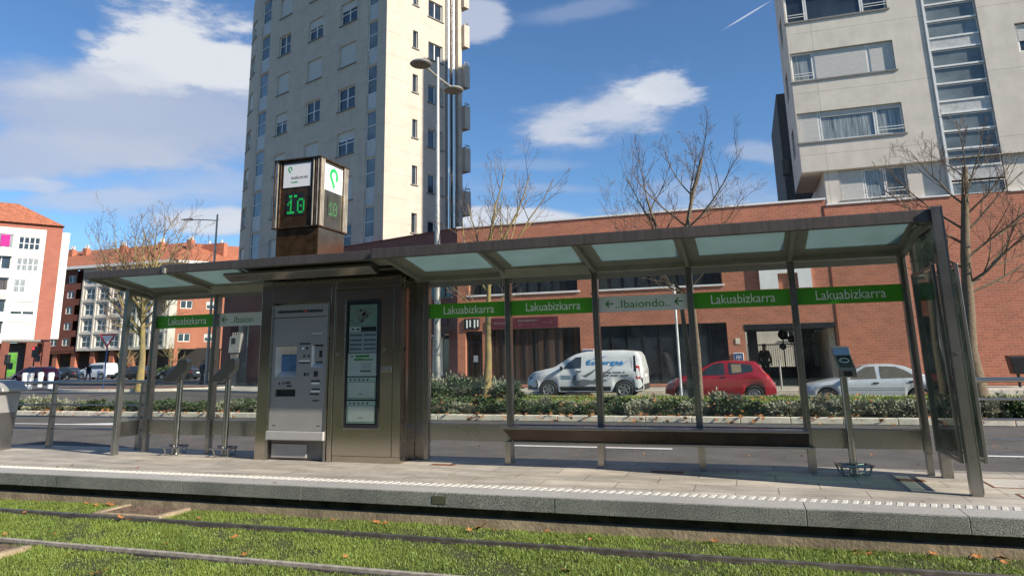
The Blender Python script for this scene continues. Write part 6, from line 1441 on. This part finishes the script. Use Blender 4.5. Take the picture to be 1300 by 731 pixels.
def grassmat():
    m = mat('grass_blades', (.285, .365, .065), .55, var=.15, vs=1.3, col2=(.17, .225, .042)); t = m.node_tree; b = t.nodes['Principled BSDF']
    b.inputs['Subsurface Weight'].default_value = 0
    src = b.inputs['Base Color'].links[0].from_socket
    tl = N(t, 'ShaderNodeBsdfTranslucent'); t.links.new(src, tl.inputs[0]); mx = N(t, 'ShaderNodeMixShader'); mx.inputs[0].default_value = .35
    t.links.new(b.outputs[0], mx.inputs[1]); t.links.new(tl.outputs[0], mx.inputs[2]); t.links.new(mx.outputs[0], t.nodes['Material Output'].inputs[0]); return m
AV = [(-60, 60, -2.69, -2.58), (-60, 60, -3.71, -3.60), (-2.70, -1.80, -2.58, -2.02), (-3.3, -2.0, -4.2, -3.76)]
g1 = blades('grass', 560000, -6.5, 6.8, -5.2, -2.055, -.308, .028, .0036, grassmat(), AV)
tag(g1, 'short bright green grass filling the tram track bed', 'grass', kind='stuff')
g2 = blades('clover', 60000, -6.5, 6.8, -5.2, -2.055, -.308, .024, .011, mat('clover_leaf', (.17, .26, .05), .6, var=.2, col2=(.10, .17, .03)), AV)
tag(g2, 'broad-leaved weeds among the short track grass', 'weeds', kind='stuff')
g3 = blades('median_grass', 45000, -11, 12, 9.2, 16.1, -.04, .08, .02, grassmat(), [])
tag(g3, 'grass on the median behind the hedge', 'grass', kind='stuff')
def leafmesh(seed):
    rr = random.Random(seed); n = 15; pts = []
    for i in range(n):
        a = 2*math.pi*i/n; r = (1.0 if i % 3 == 0 else .52)*rr.uniform(.85, 1.1); pts.append((r*math.cos(a), r*math.sin(a), rr.uniform(.05, .4)*(r**1.3)))
    g = MB(); g.add([(0, 0, 0)]+pts, [(0, i+1, (i+1) % n+1) for i in range(n)]); g.tube([(0, 0, 0), (-.8, -.9, .1), (-1.3, -1.2, .2)], .03, 3, caps=False)
    o = g.build('leaf_tmp', M['leaf_dead']); me = o.data; bpy.data.objects.remove(o)
    return me
lms = [leafmesh(i) for i in range(5)]
def leaf(x, y, z, s, label, group='fallen leaves on the track grass'):
    o = bpy.data.objects.new('fallen_leaf', lms[q_.randrange(5)]); COL.objects.link(o); o.location = (x, y, z); o.scale = (s, s, s); o.rotation_euler = (q_.uniform(-.35, .35), q_.uniform(-.35, .35), q_.uniform(0, 6.28)); tag(o, label, 'leaf', group)
LV = [(155, 637, .07, 'large orange leaf left of the drain grate'), (118, 637, .04, 'small brown leaf left of the orange leaf pair'), (122, 641, .035, None), (140, 640, .045, None), (153, 660, .06, 'curled orange leaf lying on the first rail'), (298, 685, .05, 'orange leaf standing in the grass between the rails, left'), (310, 704, .045, None), (27, 698, .05, 'brown leaf beside the left edge grate'), (123, 728, .055, 'yellow leaf at the bottom edge of the picture, left'), (48, 637, .045, None), (612, 668, .085, 'big curled orange leaf against the platform wall'), (596, 673, .04, None), (628, 673, .03, None), (424, 660, .045, None), (478, 663, .06, None), (490, 664, .05, None), (438, 710, .035, 'tiny orange leaf between the rails below the kiosk'), (720, 725, .06, 'orange leaf in the grass near the bottom centre'), (686, 707, .03, None), (695, 674, .035, None), (908, 686, .05, None), (1086, 700, .05, None), (1105, 703, .06, None), (1184, 702, .05, None), (1240, 706, .06, None), (1269, 707, .06, None), (1275, 714, .04, None), (1090, 703, .04, None), (70, 678, .03, None), (6, 678, .03, None)]
for px, py, s_, lab in LV:
    p = atz(px, py, -.285); y = min(p.y, -2.10); leaf(p.x, y, -.280+(.02 if 'rail' in (lab or '') else 0), s_*.9, lab or 'brown fallen leaf on the track grass near the platform wall', 'fallen leaves on the track grass')
for i in range(14): leaf(q_.uniform(-5, 5.5), q_.uniform(-4.0, -2.1), -.282, q_.uniform(.02, .035), 'tiny brown leaf in the track grass', 'tiny leaves in the track grass')
for px, py in ((175, 594), (92, 591), (73, 593), (205, 652)): p = atz(px, py, 0); leaf(p.x, max(p.y, -2.0), .008, .03, 'small leaf on the platform paving near the edge', 'leaves on the platform')
# leaf litter on and under the hedge, along the kerb (too many to count)
def litter(name, n, x0, x1, ys, zs, s0, s1):
    V = []; F = []; base = lms
    arr = [np.array([v.co[:] for v in m.vertices]) for m in lms]; fc = [[list(p.vertices) for p in m.polygons] for m in lms]
    for i in range(n):
        k_ = q_.randrange(5); s_ = q_.uniform(s0, s1); a = q_.uniform(0, 6.28); c, s2 = math.cos(a), math.sin(a); v = arr[k_]*s_; t = q_.uniform(-.9, .9)
        v = np.stack([v[:, 0]*c-v[:, 1]*s2, v[:, 0]*s2+v[:, 1]*c, v[:, 2]], 1); v = np.stack([v[:, 0], v[:, 1]*math.cos(t)-v[:, 2]*math.sin(t), v[:, 1]*math.sin(t)+v[:, 2]*math.cos(t)], 1)
        cl = q_.gauss(0, 1); x = q_.uniform(x0, x1); x = round(x/1.9)*1.9+q_.gauss(0, .45)
        v += np.array([x, q_.uniform(*ys), q_.uniform(*zs)]); o = len(V); V += v.tolist(); F += [[j+o for j in f] for f in fc[k_]]
    me = bpy.data.meshes.new(name); me.from_pydata(V, [], F); me.materials.append(M['leaf_dead']); o = bpy.data.objects.new(name, me); COL.objects.link(o); return o
tag(litter('leaf_litter', 650, -16, 14, (7.45, 7.85), (-.14, .02), .03, .075), 'brown leaves gathered along the median kerb', 'leaf litter', kind='stuff')
tag(litter('leaf_litter', 420, -4, 14, (7.95, 8.6), (.05, .42), .025, .055), 'dead leaves caught in the hedge', 'leaf litter', kind='stuff')
tag(litter('leaf_litter', 260, -9, 9, (1.0, 7.3), (-.147, -.14), .01, .025), 'small leaf scraps on the road', 'leaf litter', kind='stuff')
